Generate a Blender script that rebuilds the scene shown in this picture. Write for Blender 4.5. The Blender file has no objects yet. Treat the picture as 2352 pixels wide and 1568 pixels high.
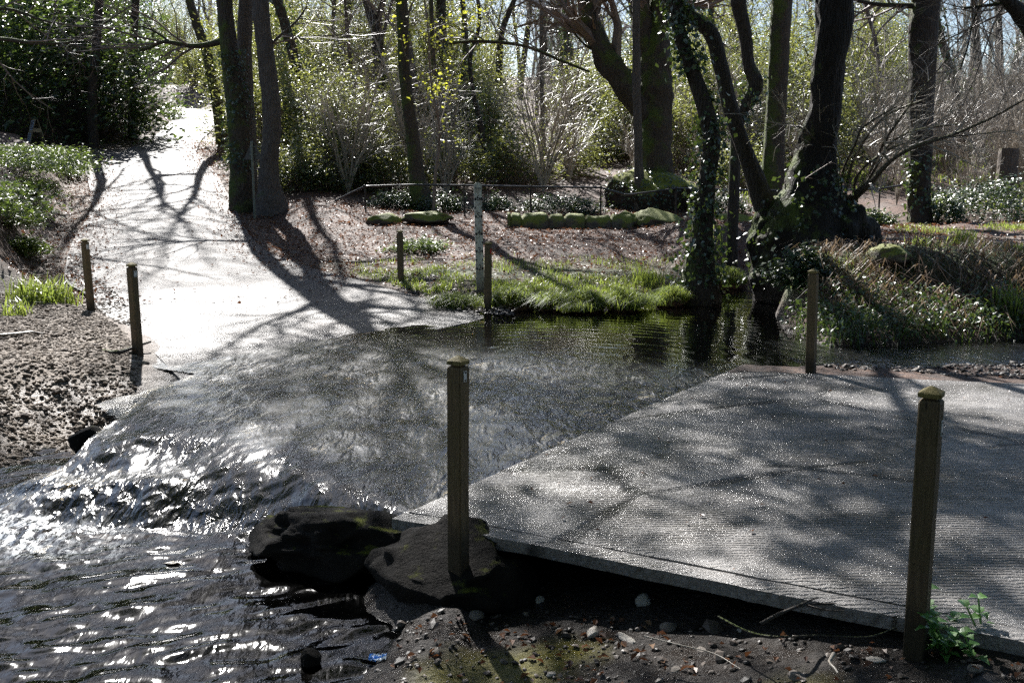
import bpy, math
import numpy as np

# ------------------------------------------------------------------ camera, world, sun, exposure
scn = bpy.context.scene
COL = scn.collection
F_PX, CX, CY, CAM_H, PITCH = 2378.0, 1176.0, 784.0, 2.1, math.radians(9.0)   # photograph as 2352 x 1568
cd = bpy.data.cameras.new("camera"); cam = bpy.data.objects.new("camera", cd); COL.objects.link(cam)
cam.location = (0, 0, CAM_H); cam.rotation_euler = (math.radians(90) - PITCH, 0, 0)
cd.sensor_width = 36.0; cd.lens = 36.0 * F_PX / 2352.0; cd.clip_start = 0.05; cd.clip_end = 1000
scn.camera = cam
SUN_EL, SUN_AZ = math.radians(40), math.radians(-19)      # azimuth from +Y, negative = left of view
world = bpy.data.worlds.new("World"); scn.world = world; world.use_nodes = True
wn = world.node_tree.nodes; wl = world.node_tree.links
bgn = wn.get("Background") or wn.new("ShaderNodeBackground")
sky = wn.new("ShaderNodeTexSky"); sky.sky_type = 'NISHITA'; sky.sun_disc = False
sky.sun_elevation = SUN_EL; sky.sun_rotation = SUN_AZ; sky.air_density = 1.0; sky.dust_density = 1.0; sky.ozone_density = 3.0
wl.new(sky.outputs[0], bgn.inputs[0]); bgn.inputs[1].default_value = 0.05
sd = bpy.data.lights.new("sun", 'SUN'); sd.energy = 5.0; sd.angle = math.radians(0.5); sd.color = (1.0, 0.975, 0.94)
so = bpy.data.objects.new("sun", sd); COL.objects.link(so)
SUN_D = np.array([math.sin(SUN_AZ) * math.cos(SUN_EL), math.cos(SUN_AZ) * math.cos(SUN_EL), math.sin(SUN_EL)])
so.rotation_euler = (math.radians(90) - SUN_EL, 0, -SUN_AZ + math.pi)
so.rotation_euler = (-(math.radians(90) - SUN_EL), 0, -SUN_AZ)
scn.view_settings.view_transform = 'Standard'; scn.view_settings.look = 'None'
scn.view_settings.gamma = 1.0; scn.view_settings.exposure = 1.7
scn.cycles.max_bounces = 8; scn.cycles.diffuse_bounces = 2; scn.cycles.glossy_bounces = 3
scn.cycles.transparent_max_bounces = 8; scn.cycles.sample_clamp_indirect = 4.0
scn.cycles.use_denoising = False

rng = np.random.default_rng(7)
# ------------------------------------------------------------------ photograph -> world
SP, CP = math.sin(PITCH), math.cos(PITCH)
def ray(px, py):
    a = (np.asarray(px, float) - CX) / F_PX; b = -(np.asarray(py, float) - CY) / F_PX
    return np.stack([a, CP + b * SP, -SP + b * CP], -1)
def G(px, py, z=0.0):
    d = ray(px, py); t = (z - CAM_H) / d[..., 2]
    return np.array([0, 0, CAM_H]) + d * np.expand_dims(t, -1)
def W(px, py, Y):
    d = ray(px, py); t = Y / d[..., 1]
    return np.array([0, 0, CAM_H]) + d * np.expand_dims(t, -1)
def px_size(n, Y): return n * Y / F_PX

# ------------------------------------------------------------------ noise
def _h(ix, iy, iz, s):
    n = (ix * 374761393 + iy * 668265263 + iz * 1274126177 + s * 974634777) & 0x7fffffff
    n = ((n ^ (n >> 13)) * 1274126177) & 0x7fffffff
    return ((n ^ (n >> 16)) & 0xffff) / 65535.0
def vnoise(x, y, z=0.0, s=0):
    x, y, z = np.broadcast_arrays(np.asarray(x, float), np.asarray(y, float), np.asarray(z, float))
    ix, iy, iz = (np.floor(v).astype(np.int64) for v in (x, y, z))
    fx, fy, fz = x - ix, y - iy, z - iz
    fx, fy, fz = (v * v * (3 - 2 * v) for v in (fx, fy, fz))
    r = 0
    for a in (0, 1):
        for b in (0, 1):
            for c in (0, 1):
                r = r + _h(ix + a, iy + b, iz + c, s) * (fx if a else 1 - fx) * (fy if b else 1 - fy) * (fz if c else 1 - fz)
    return r * 2 - 1
def fbm(x, y, z=0.0, s=0, o=4):
    r, a, f = 0, 0.5, 1.0
    for i in range(o):
        r = r + a * vnoise(x * f, y * f, np.asarray(z) * f, s + i * 17); a *= .5; f *= 2.03
    return r
def sstep(a, b, x):
    t = np.clip((x - a) / (b - a), 0, 1); return t * t * (3 - 2 * t)
def poly_sd(x, y, P):                      # signed distance to polygon, negative inside
    P = np.asarray(P, float)[:, :2]; d = np.full(np.shape(x), 1e9); ins = np.zeros(np.shape(x), bool)
    for i in range(len(P)):
        a, b = P[i], P[(i + 1) % len(P)]; e = b - a
        wx, wy = x - a[0], y - a[1]; t = np.clip((wx * e[0] + wy * e[1]) / (e @ e + 1e-12), 0, 1)
        d = np.minimum(d, np.hypot(wx - e[0] * t, wy - e[1] * t))
        c = (a[1] > y) != (b[1] > y)
        with np.errstate(divide='ignore', invalid='ignore'):
            xi = a[0] + (y - a[1]) / (e[1] if e[1] != 0 else 1e-9) * e[0]
        ins ^= c & (x < xi)
    return np.where(ins, -d, d)
def line_d(x, y, L):
    L = np.asarray(L, float); d = np.full(np.shape(x), 1e9)
    for a, b in zip(L[:-1, :2], L[1:, :2]):
        e = b - a; wx, wy = x - a[0], y - a[1]; t = np.clip((wx * e[0] + wy * e[1]) / (e @ e), 0, 1)
        d = np.minimum(d, np.hypot(wx - e[0] * t, wy - e[1] * t))
    return d

# ------------------------------------------------------------------ object helpers
def tag(o, label=None, cat=None, group=None, kind=None):
    if label: o["label"] = label
    if cat: o["category"] = cat
    if group: o["group"] = group
    if kind: o["kind"] = kind
    return o
def empty(name, loc, label, cat, group=None, rz=0):
    o = bpy.data.objects.new(name, None); o.empty_display_size = .2; COL.objects.link(o)
    o.location = tuple(loc); o.rotation_euler = (0, 0, rz)
    return tag(o, label, cat, group)
class MB:
    """collects vertex / face arrays and links them as one mesh object"""
    def __init__(s): s.V, s.F, s.n, s.A = [], [], 0, {}
    def add(s, V, F):
        V = np.asarray(V, float).reshape(-1, 3); F = np.asarray(F, np.int64)
        s.V.append(V)
        if F.size: s.F.append(F + s.n)
        s.n += len(V); return s
    def mesh(s, name, mat, smooth=False, attrs=None):
        me = bpy.data.meshes.new(name); V = np.concatenate(s.V)
        me.vertices.add(len(V)); me.vertices.foreach_set("co", V.ravel())
        li = np.concatenate([f.ravel() for f in s.F]); cnt = np.concatenate([np.full(len(f), f.shape[1]) for f in s.F])
        me.loops.add(len(li)); me.loops.foreach_set("vertex_index", li.astype(np.int32))
        me.polygons.add(len(cnt)); st = np.concatenate([[0], np.cumsum(cnt)[:-1]])
        me.polygons.foreach_set("loop_start", st.astype(np.int32))
        me.polygons.foreach_set("use_smooth", np.full(len(cnt), bool(smooth)))
        for k, a in (attrs or {}).items():
            at = me.color_attributes.new(k, 'FLOAT_COLOR', 'POINT'); at.data.foreach_set("color", np.asarray(a, np.float32).ravel())
        me.update(calc_edges=True); me.validate()
        me.materials.append(mat); return me
    def obj(s, name, mat, parent=None, smooth=False, loc=None, attrs=None):
        if not s.F: return None
        o = bpy.data.objects.new(name, s.mesh(name, mat, smooth, attrs)); COL.objects.link(o)
        if parent is not None: o.parent = parent
        if loc is not None: o.location = tuple(loc)
        return o
def grid_faces(nx, ny):
    i = np.arange(nx * ny).reshape(ny, nx)
    return np.stack([i[:-1, :-1], i[:-1, 1:], i[1:, 1:], i[1:, :-1]], -1).reshape(-1, 4)
def box(mb, c, s, rz=0.0):
    v = np.array([[a, b, d] for d in (-.5, .5) for a, b in ((-.5, -.5), (.5, -.5), (.5, .5), (-.5, .5))]) * np.asarray(s)
    cz, sz = math.cos(rz), math.sin(rz); v = v @ np.array([[cz, sz, 0], [-sz, cz, 0], [0, 0, 1]])
    return mb.add(v + np.asarray(c), [[3, 2, 1, 0], [4, 5, 6, 7], [0, 1, 5, 4], [1, 2, 6, 5], [2, 3, 7, 6], [3, 0, 4, 7]])
def tubes(mb, P, R, k=5):
    P = np.asarray(P, float); R = np.asarray(R, float)
    if P.ndim == 2: P, R = P[None], R[None]
    T, n, _ = P.shape
    t = np.gradient(P, axis=1); t /= np.linalg.norm(t, axis=-1, keepdims=True) + 1e-9
    d = P[:, -1] - P[:, 0]; ref = np.eye(3)[np.argmin(np.abs(d), axis=1)][:, None, :]
    a = np.cross(t, ref); a /= np.linalg.norm(a, axis=-1, keepdims=True) + 1e-9
    b = np.cross(t, a); th = np.arange(k) / k * 2 * math.pi
    V = P[:, :, None] + R[:, :, None, None] * (a[:, :, None] * np.cos(th)[None, None, :, None] + b[:, :, None] * np.sin(th)[None, None, :, None])
    i = np.arange(T * n * k).reshape(T, n, k); j = np.roll(i, -1, 2)
    F = np.stack([i[:, :-1], j[:, :-1], j[:, 1:], i[:, 1:]], -1).reshape(-1, 4)
    return mb.add(V, F)
def catmull(P, n):
    P = np.asarray(P, float); Q = np.vstack([2 * P[0] - P[1], P, 2 * P[-1] - P[-2]])
    u = np.linspace(0, len(P) - 1 - 1e-6, n); i = u.astype(int); f = (u - i)[:, None]
    a, b, c, d = Q[i], Q[i + 1], Q[i + 2], Q[i + 3]
    return .5 * (2 * b + (c - a) * f + (2 * a - 5 * b + 4 * c - d) * f ** 2 + (3 * b - a - 3 * c + d) * f ** 3)
def unit(v): return v / (np.linalg.norm(v, axis=-1, keepdims=True) + 1e-9)
def leaves(mb, P, N, S, aspect=.5, fold=.25, r=None):
    """folded diamond leaves: P positions, N face normals, S lengths"""
    r = r or rng; n = len(P); N = unit(N); a = unit(np.cross(N, r.normal(size=(n, 3)))); b = np.cross(N, a)
    S = np.broadcast_to(S, (n,))[:, None]
    V = np.stack([P - a * S * .5, P + b * S * aspect * .5 + N * S * fold * .5 + a * S * .05, P + a * S * .5, P - b * S * aspect * .5 + N * S * fold * .5 + a * S * .05], 1)
    i = np.arange(n)[:, None] * 4
    return mb.add(V, np.concatenate([i + [0, 2, 1], i + [0, 3, 2]]))
def blades(mb, P, H, Wd, lean, r=None, droop=.5):
    r = r or rng; n = len(P); az = r.uniform(0, 2 * math.pi, n)
    d = np.stack([np.cos(az), np.sin(az), 0 * az], -1); w = np.stack([-np.sin(az), np.cos(az), 0 * az], -1) * (Wd[:, None] * .5)
    up = np.array([0, 0, 1.]); H = H[:, None]; L = lean[:, None]
    m = P + up * H * .55 + d * H * L * .35; tp = P + up * H * (1 - droop * L) + d * H * L
    V = np.stack([P - w, P + w, m + w * .8, m - w * .8, tp], 1); i = np.arange(n)[:, None] * 5
    mb.add(V, i + [0, 1, 2]); mb.V[-1] = mb.V[-1]; mb.F.append(i + [0, 2, 3] + (mb.n - 5 * n)); mb.F.append(i + [3, 2, 4] + (mb.n - 5 * n))
    return mb
_ico = None
def ico(sub):
    t = (1 + 5 ** .5) / 2
    V = unit(np.array([[-1, t, 0], [1, t, 0], [-1, -t, 0], [1, -t, 0], [0, -1, t], [0, 1, t], [0, -1, -t], [0, 1, -t], [t, 0, -1], [t, 0, 1], [-t, 0, -1], [-t, 0, 1]], float))
    F = np.array([[0, 11, 5], [0, 5, 1], [0, 1, 7], [0, 7, 10], [0, 10, 11], [1, 5, 9], [5, 11, 4], [11, 10, 2], [10, 7, 6], [7, 1, 8], [3, 9, 4], [3, 4, 2], [3, 2, 6], [3, 6, 8], [3, 8, 9], [4, 9, 5], [2, 4, 11], [6, 2, 10], [8, 6, 7], [9, 8, 1]])
    for _ in range(sub):
        V = list(map(tuple, V)); c = {}; G2 = []
        def mid(a, b):
            k = (min(a, b), max(a, b))
            if k not in c:
                c[k] = len(V); V.append(tuple(unit((np.array(V[a]) + np.array(V[b])) / 2)))
            return c[k]
        for a, b, d in F:
            x, y, z = mid(a, b), mid(b, d), mid(d, a); G2 += [[a, x, z], [b, y, x], [d, z, y], [x, y, z]]
        V, F = np.array(V), np.array(G2)
    return V, F
ICO0, ICO2, ICO3, ICO4 = ico(0), ico(2), ico(3), ico(4)
def rock_mesh(mb, c, size, seed, rough=.25, base=ICO3, rz=0.0):
    V, F = base; V = V.copy(); n = fbm(V[:, 0] * 1.4, V[:, 1] * 1.4, V[:, 2] * 1.4, seed, 4)
    n2 = np.abs(vnoise(V[:, 0] * 2.6 + 5, V[:, 1] * 2.6, V[:, 2] * 2.6, seed + 3))
    V = V * (1 + rough * 1.6 * n - rough * .5 * n2)[:, None]
    rr = np.random.default_rng(seed + 900)
    for pn in unit(rr.normal(size=(11, 3))):
        dd = rr.uniform(.66, .92); ex = np.maximum(V @ pn - dd, 0); V = V - ex[:, None] * pn * .93
    V = V * (1 + .035 * fbm(V[:, 0] * 7, V[:, 1] * 7, V[:, 2] * 7, seed + 5, 3))[:, None]
    cz, sz = math.cos(rz), math.sin(rz)
    V = (V * np.asarray(size)) @ np.array([[cz, sz, 0], [-sz, cz, 0], [0, 0, 1]])
    return mb.add(V + np.asarray(c), F)

# ------------------------------------------------------------------ materials
class Mat:
    def __init__(s, name):
        s.m = bpy.data.materials.new(name); s.m.use_nodes = True; s.t = s.m.node_tree; s.t.nodes.clear()
        s.out = s.n("ShaderNodeOutputMaterial")
    def n(s, typ, **kw):
        nd = s.t.nodes.new(typ)
        for k, v in kw.items():
            if k in nd.bl_rna.properties and not k[0].isupper(): setattr(nd, k, v)
        return nd
    def l(s, a, b): s.t.links.new(a, b)
    def co(s, scale=(1, 1, 1), rz=0.0, src="Object"):
        tc = s.n("ShaderNodeTexCoord"); mp = s.n("ShaderNodeMapping"); mp.inputs["Scale"].default_value = scale
        mp.inputs["Rotation"].default_value = (0, 0, rz); s.l(tc.outputs[src], mp.inputs[0]); return mp.outputs[0]
    def noise(s, co, scale, det=4.0, rough=.55, dist=0.0):
        nd = s.n("ShaderNodeTexNoise"); nd.inputs["Scale"].default_value = scale; nd.inputs["Detail"].default_value = det
        nd.inputs["Roughness"].default_value = rough; nd.inputs["Distortion"].default_value = dist
        if co is not None: s.l(co, nd.inputs["Vector"])
        return nd.outputs["Fac"]
    def voro(s, co, scale, feat='F1', out="Distance"):
        nd = s.n("ShaderNodeTexVoronoi"); nd.feature = feat; nd.inputs["Scale"].default_value = scale; s.l(co, nd.inputs["Vector"]); return nd.outputs[out]
    def ramp(s, fac, stops, interp='LINEAR'):
        nd = s.n("ShaderNodeValToRGB"); e = nd.color_ramp; e.interpolation = interp
        while len(e.elements) < len(stops): e.elements.new(0.5)
        for el, (p, c) in zip(e.elements, stops):
            el.position = p; el.color = (*c, 1) if isinstance(c, tuple) else (c, c, c, 1)
        s.l(fac, nd.inputs[0]); return nd.outputs[0]
    def mix(s, f, a, b, typ='MIX'):
        nd = s.n("ShaderNodeMix"); nd.data_type = 'RGBA'; nd.blend_type = typ
        for v, i in ((f, 0), (a, 6), (b, 7)):
            if hasattr(v, "links"): s.l(v, nd.inputs[i])
            else: nd.inputs[i].default_value = v if i == 0 else (*v, 1) if isinstance(v, tuple) else (v, v, v, 1)
        return nd.outputs[2]
    def math(s, op, a, b=None, clamp=False):
        nd = s.n("ShaderNodeMath"); nd.operation = op; nd.use_clamp = clamp
        for v, i in ((a, 0), (b, 1)):
            if v is None: continue
            if hasattr(v, "links"): s.l(v, nd.inputs[i])
            else: nd.inputs[i].default_value = v
        return nd.outputs[0]
    def bump(s, h, strength, dist, normal=None):
        nd = s.n("ShaderNodeBump"); nd.inputs["Strength"].default_value = strength; nd.inputs["Distance"].default_value = dist
        s.l(h, nd.inputs["Height"])
        if normal is not None: s.l(normal, nd.inputs["Normal"])
        return nd.outputs[0]
    def bsdf(s, col, rough, normal=None, spec=.5, metal=0.0, out=True, coat=None):
        p = s.n("ShaderNodeBsdfPrincipled")
        for v, k in ((col, "Base Color"), (rough, "Roughness"), (spec, "Specular IOR Level"), (metal, "Metallic")):
            if hasattr(v, "links"): s.l(v, p.inputs[k])
            else: p.inputs[k].default_value = (*v, 1) if isinstance(v, tuple) else v
        if normal is not None: s.l(normal, p.inputs["Normal"])
        if coat: p.inputs["Coat Weight"].default_value = coat[0]; p.inputs["Coat Roughness"].default_value = coat[1]
        if out: s.l(p.outputs[0], s.out.inputs[0])
        return p.outputs[0]
    def island(s):
        return s.n("ShaderNodeNewGeometry").outputs["Random Per Island"]
    def nz(s):
        g = s.n("ShaderNodeNewGeometry"); x = s.n("ShaderNodeSeparateXYZ"); s.l(g.outputs["Normal"], x.inputs[0]); return x.outputs

def mat_leaf(name, stops, rough=.3, transl=.35, tcol=(.35, .5, .08), spec=.9):
    M = Mat(name); c = M.ramp(M.island(), stops)
    p = M.bsdf(c, rough, spec=spec, out=False); t = M.n("ShaderNodeBsdfTranslucent")
    M.l(M.mix(.5, c, tcol), t.inputs[0]); mx = M.n("ShaderNodeMixShader"); mx.inputs[0].default_value = transl
    M.l(p, mx.inputs[1]); M.l(t.outputs[0], mx.inputs[2]); M.l(mx.outputs[0], M.out.inputs[0]); return M.m
def mat_bark(name, c0, c1, moss=.35, mosscol=(.06, .08, .012), rough=.75, scale=(9, 9, 1.6), mz=None):
    M = Mat(name); co = M.co(scale); co1 = M.co()
    n = M.noise(co, 3.0, 8, .65, .4); v = M.voro(co, 2.2, 'DISTANCE_TO_EDGE')
    col = M.ramp(n, [(.3, c0), (.7, c1)])
    h = M.math('ADD', n, M.math('MULTIPLY', M.ramp(v, [(0, 0.0), (.25, 1.0)]), .6))
    nx = M.nz(); side = M.math('ADD', M.math('MULTIPLY', nx[2], .9), M.math('MULTIPLY', nx[0], -.35))
    mf = M.math('ADD', M.noise(co1, 2.2, 6, .7), M.math('MULTIPLY', side, .45))
    mf = M.ramp(mf, [(1.0 - moss - .08, 0.0), (1.0 - moss + .1, 1.0)])
    col = M.mix(mf, col, M.mix(M.noise(co1, 30, 3), mosscol, tuple(2.2 * q for q in mosscol)))
    h2 = M.math('ADD', h, M.math('MULTIPLY', mf, M.noise(co1, 60, 3)))
    M.bsdf(col, rough, M.bump(h2, .9, .05), spec=.35); return M.m
def mat_simple(name, col, rough=.6, var=.25, scale=8, bump=.3, spec=.4, metal=0.0):
    M = Mat(name); co = M.co(); n = M.noise(co, scale, 6, .6)
    c = M.ramp(n, [(.3, tuple(q * (1 - var) for q in col)), (.7, tuple(min(1, q * (1 + var)) for q in col))])
    M.bsdf(c, rough, M.bump(n, bump, .02), spec=spec, metal=metal); return M.m
def mat_island(name, stops, rough=.6, spec=.4):
    M = Mat(name); co = M.co(); c = M.ramp(M.island(), stops); c = M.mix(.6, c, M.ramp(M.noise(co, 40, 3), [(.3, .45), (.7, 1.2)]), 'MULTIPLY')
    M.bsdf(c, rough, spec=spec); return M.m
MT = {}
MT['holly'] = mat_leaf('holly_leaf', [(0, (.014, .040, .014)), (.6, (.035, .075, .024)), (1, (.09, .13, .035))], .42, .36, (.56, .56, .12))
MT['laurel'] = mat_leaf('laurel_leaf', [(0, (.008, .026, .008)), (.7, (.02, .055, .014)), (1, (.06, .11, .02))], .42, .2)
MT['ivy'] = mat_leaf('ivy_leaf', [(0, (.008, .024, .008)), (.7, (.018, .045, .012)), (1, (.035, .075, .02))], .40, .12)
MT['bush'] = mat_leaf('bramble_leaf', [(0, (.03, .06, .012)), (.5, (.07, .10, .02)), (1, (.16, .17, .035))], .42, .32)
MT['spring'] = mat_leaf('young_leaf', [(0, (.28, .34, .04)), (1, (.34, .38, .07))], .45, .6, (.75, .72, .06))
MT['grass'] = mat_leaf('grass_blade', [(0, (.045, .085, .014)), (.6, (.11, .165, .028)), (1, (.24, .26, .06))], .4, .5, (.5, .6, .10))
MT['dry'] = mat_leaf('dry_blade', [(0, (.05, .03, .018)), (.6, (.15, .095, .06)), (1, (.33, .24, .16))], .5, .25, (.5, .36, .2), .4)
MT['litter'] = mat_leaf('fallen_leaf', [(0, (.05, .022, .013)), (.5, (.13, .062, .034)), (.85, (.23, .13, .075)), (1, (.33, .225, .15))], .42, .2, (.45, .17, .06), .4)
MT['nettle'] = mat_leaf('nettle_leaf', [(0, (.07, .19, .04)), (1, (.14, .30, .07))], .45, .3, (.2, .4, .06))
MT['bark'] = mat_bark('mossy_bark', (.035, .026, .018), (.11, .085, .062), .42)
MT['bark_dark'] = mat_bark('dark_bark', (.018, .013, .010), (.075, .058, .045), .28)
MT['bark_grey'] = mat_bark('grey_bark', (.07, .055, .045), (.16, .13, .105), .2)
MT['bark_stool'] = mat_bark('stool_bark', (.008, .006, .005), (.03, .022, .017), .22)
MT['bark_moss'] = mat_bark('moss_covered_bark', (.02, .015, .01), (.07, .055, .04), .62, (.09, .12, .015))
MT['twig'] = mat_simple('twig', (.19, .14, .11), .5, .35, 3, .2)
MT['twig_pale'] = mat_simple('pale_twig', (.33, .29, .24), .42, .3, 3, .2)
MT['moss_limb'] = mat_simple('moss_limb', (.10, .13, .02), .9, .5, 14, .8, .1)

# ------------------------------------------------------------------ layout of the ford
U, Vv, O0 = np.array([.53, .848]), np.array([.848, -.53]), np.array([-3.55, 11.0])
ROAD_RZ = math.atan2(Vv[1], Vv[0])
def st(x, y): return (x - O0[0]) * U[0] + (y - O0[1]) * U[1], (x - O0[0]) * Vv[0] + (y - O0[1]) * Vv[1]
def xy(s, t): return O0[0] + s * U[0] + t * Vv[0], O0[1] + s * U[1] + t * Vv[1]
def zr(y): return np.interp(y, [10, 11, 13.5, 16.5, 20, 26, 30, 34, 41, 50, 60, 75, 95, 120, 150], [-.062, -.06, -.052, -.02, .25, .8, 1.2, 1.7, 3.0, 4.0, 4.9, 6.3, 8.3, 10, 12])
def on_road(px, py):
    d = ray(px, py); t = np.linspace(8, 150, 6000); z = CAM_H + d[2] * t; k = np.argmax(z < zr(d[1] * t))
    return (d * t[k])[:2] if z[k] < zr(d[1] * t[k]) else (d * 150)[:2]
RL = np.array([O0] + [on_road(*p) for p in ((345, 805), (280, 755), (232, 715), (190, 670), (150, 640), (165, 560), (205, 490), (205, 430), (190, 375), (188, 352))])
RR = np.array([xy(5.3, .1)] + [on_road(*p) for p in ((1105, 718), (960, 682), (830, 645), (700, 610), (610, 575), (560, 520), (535, 465), (500, 405), (462, 362))])
# beyond the junction the lane narrows and climbs out of sight
LL = np.array([[-16.5, 44.5], [-19.8, 56], [-23.4, 70], [-27.3, 86], [-33.5, 100], [-47, 112]])
LR = np.array([[-13.3, 44.5], [-16.6, 56], [-20.0, 70], [-23.6, 86], [-29.0, 100], [-40, 116]])
for i, (a, b, h) in enumerate(((335, 462, 322), (372, 485, 300), (392, 496, 278), (402, 494, 262), (404, 470, 250))):
    LL[i] = on_road(a, h); LR[i] = on_road(b, h)
LL[5] = LL[4] + [-9, 6]; LR[5] = LR[4] + [-12, 9]
ROAD = np.vstack([RL, [RL[-1] + [-6, .6]], [RL[-1] + [-6.0, 4.2]], LL, LR[::-1], RR[::-1]])
SLAB = np.array([xy(*p) for p in ((-2.5, 4.86), (3.4, 4.86), (4.3, 7.66), (4.9, 10), (5.4, 14), (-2.4, 14))])
FORD = np.array([xy(*p) for p in ((-1.1, -.02), (5.3, 0), (5.0, 1.2), (4.2, 3), (3.45, 4.84), (-2.5, 4.84), (-2.1, 2.4))])
def PG(pts, z): return np.array([G(a, b, z)[:2] for a, b in pts])
POOL = PG(((1150, 722), (1230, 706), (1330, 712), (1480, 716), (1560, 700), (1640, 668), (1700, 648), (1770, 655), (1800, 700), (1810, 760), (1900, 800), (2120, 792), (2420, 782), (2420, 838), (2100, 846), (1900, 846), (1850, 846), (1690, 846), (1500, 880), (1200, 800)), -.08)
DIRT = PG(((1690, 846), (1850, 842), (2600, 826), (2600, 890), (1690, 856)), 0)
CHAN = np.array([[1.6, 15.5], [4.3, 18.6], [4.9, 21], [6.5, 24], [8.0, 27.5], [10, 32], [14, 40]])
LOW = PG(((-400, 1120), (0, 1070), (170, 1000), (215, 1010), (190, 1070), (60, 1190), (330, 1240), (620, 1290), (740, 1320), (880, 1345), (930, 1395), (1010, 1450), (985, 1490), (930, 1570), (900, 1700), (-700, 1900)), -.40)
# apron between the ford lip and the lower pool
APRON = np.array([xy(*p) for p in ((-.5, -.02), (-1.04, .55), (-2.31, 1.3), (-3.6, 1.15), (-3.75, 1.9), (-3.35, 2.75), (-3.05, 3.6), (-3.05, 4.8), (-1.5, 4.84), (-.5, 2))])
def drop(s, t):                           # 0 on the ford, 1 at the lower pool
    lip = np.interp(t, [0, .6, 1.4, 2.2, 3, 3.9, 4.84, 4.95], [-.4, -.6, -.85, -.85, -1.15, -1.7, -2.2, -2.4])
    foot = np.interp(t, [0, 1, 2.05, 2.53, 3, 3.5, 4.5, 4.84, 4.95], [-2.4, -3.4, -3.42, -3.22, -2.95, -2.78, -2.8, -2.7, -2.6])
    d = sstep(0, 1, np.clip((lip - s) / (lip - foot), 0, 1)) ** 1.55
    te = np.interp(s, [-3.5, -2.31, -1.75, -1.3], [1.1, 1.25, .8, -9])
    return np.maximum(d, sstep(.12, -.1, t - te))
def ground_z(x, y):
    x = np.asarray(x, float); y = np.asarray(y, float); s, t = st(x, y)
    z = np.interp(y, [-10, 0, 4, 8, 12, 15, 17, 18.5, 22, 28, 34, 41, 60, 85, 150], [.1, .05, -.02, 0, .02, .04, .1, .18, .42, .93, 1.5, 2.6, 4.9, 7.6, 15.5])
    z = z + .18 * fbm(x * .25, y * .25, 0, 3) + sstep(30, 60, y) * 1.2 * fbm(x * .06, y * .06, 0, 9)
    # right bank
    rb = sstep(3.0, 4.6, x) * sstep(13.6, 16.8, y); z = np.where(rb > 0, z * (1 - rb) + rb * np.maximum(z, .95 + .12 * fbm(x * .8, y * .8, 0, 31)), z)
    # hedge bank on the left of the road
    dl = line_d(x, y, np.vstack([RL[5:], [RL[-1] + [-6, .5]]])); left = (x < np.interp(y, RL[:, 1], RL[:, 0]))
    hb = sstep(.3, 2.2, dl) * sstep(16.5, 19.5, y) * sstep(41, 37, y) * left; z = z + hb * (1.5 + .3 * fbm(x, y, 0, 77))
    dl2 = line_d(x, y, LL); left2 = (x < np.interp(y, LL[:, 1], LL[:, 0])) & (y > 43); z = z + sstep(.2, 3, dl2) * left2 * 1.9
    z = z + sstep(.2, 4, line_d(x, y, LR)) * (x > np.interp(y, LR[:, 1], LR[:, 0])) * sstep(44, 50, y) * .8
    # verge of the road on the right, trees stand on a low bank
    rbk = sstep(.4, 2.5, line_d(x, y, RR[5:])) * (x > np.interp(y, RR[:, 1], RR[:, 0])) * sstep(25, 28.5, y) * sstep(45, 36, y) * sstep(6, 1, line_d(x, y, RR[5:])); z = z + .35 * rbk
    # road bed
    m = sstep(1.5, .0, poly_sd(x, y, ROAD)); z = z * (1 - m) + m * (zr(y) - .07)
    # gravel bank left of the ford
    gm = sstep(.9, -.6, poly_sd(x, y, PG(((-200, 1010), (0, 1000), (120, 930), (215, 880), (300, 790), (250, 745), (190, 715), (60, 690), (-300, 700)), 0.05)))
    z = z * (1 - gm) + gm * (.10 + .10 * fbm(x * .9, y * .9, 0, 41) + .03 * fbm(x * 3, y * 3, 0, 42))
    # slab bed, ford bed
    m = sstep(.0, -.5, poly_sd(x, y, SLAB)); z = z * (1 - m) + m * (-.32)
    m = sstep(.2, -.05, poly_sd(x, y, FORD)); z = z * (1 - m) + m * (-.25)
    m = sstep(.5, 0, poly_sd(x, y, DIRT)); z = z * (1 - m) + m * (-.02 + .02 * fbm(x * 3, y * 3, 0, 58))
    # pools and channel
    sdp = poly_sd(x, y, POOL); m = sstep(.3, -.35, sdp); z = z * (1 - m) + m * (-.30 - .12 * sstep(-.3, -1.5, sdp))
    m = sstep(1.5, .7, line_d(x, y, CHAN)) * sstep(34, 26, y); z = z * (1 - m) + m * (-.24)
    m = sstep(.3, -.3, poly_sd(x, y, APRON)); z = z * (1 - m) + m * (-.2 - .46 * drop(s, t))
    sdl = poly_sd(x, y, LOW); wl_ = .55 + 1.1 * sstep(1.3, .2, t); m = sstep(0, 1, (wl_ - sdl) / (wl_ + .5)); z = z * (1 - m) + m * (-.49 - .24 * sstep(-.4, -2, sdl))
    # foreground soil slopes from the slab to the lower pool
    fg = sstep(-1.5, -1.9, s) * sstep(4.4, 5.0, t) * sstep(0, -.3, -sdl); ztgt = np.interp(x, [-1, -.3, .6, 1.4, 2.0, 3], [-.42, -.38, -.29, -.15, -.05, -.02])
    z = z * (1 - fg) + fg * (ztgt + .05 * fbm(x * 2.2, y * 2.2, 0, 55))
    fine = (1 - .85 * gm) * np.where((y < 34), 1.0, 0) * sstep(.0, .6, poly_sd(x, y, ROAD)) * sstep(0, .3, poly_sd(x, y, SLAB))
    return z + fine * (.035 * fbm(x * 4, y * 4, 0, 21) + .012 * fbm(x * 15, y * 15, 0, 22, 2))
def gz(x, y): return float(ground_z(np.array([x]), np.array([y]))[0])
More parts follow.
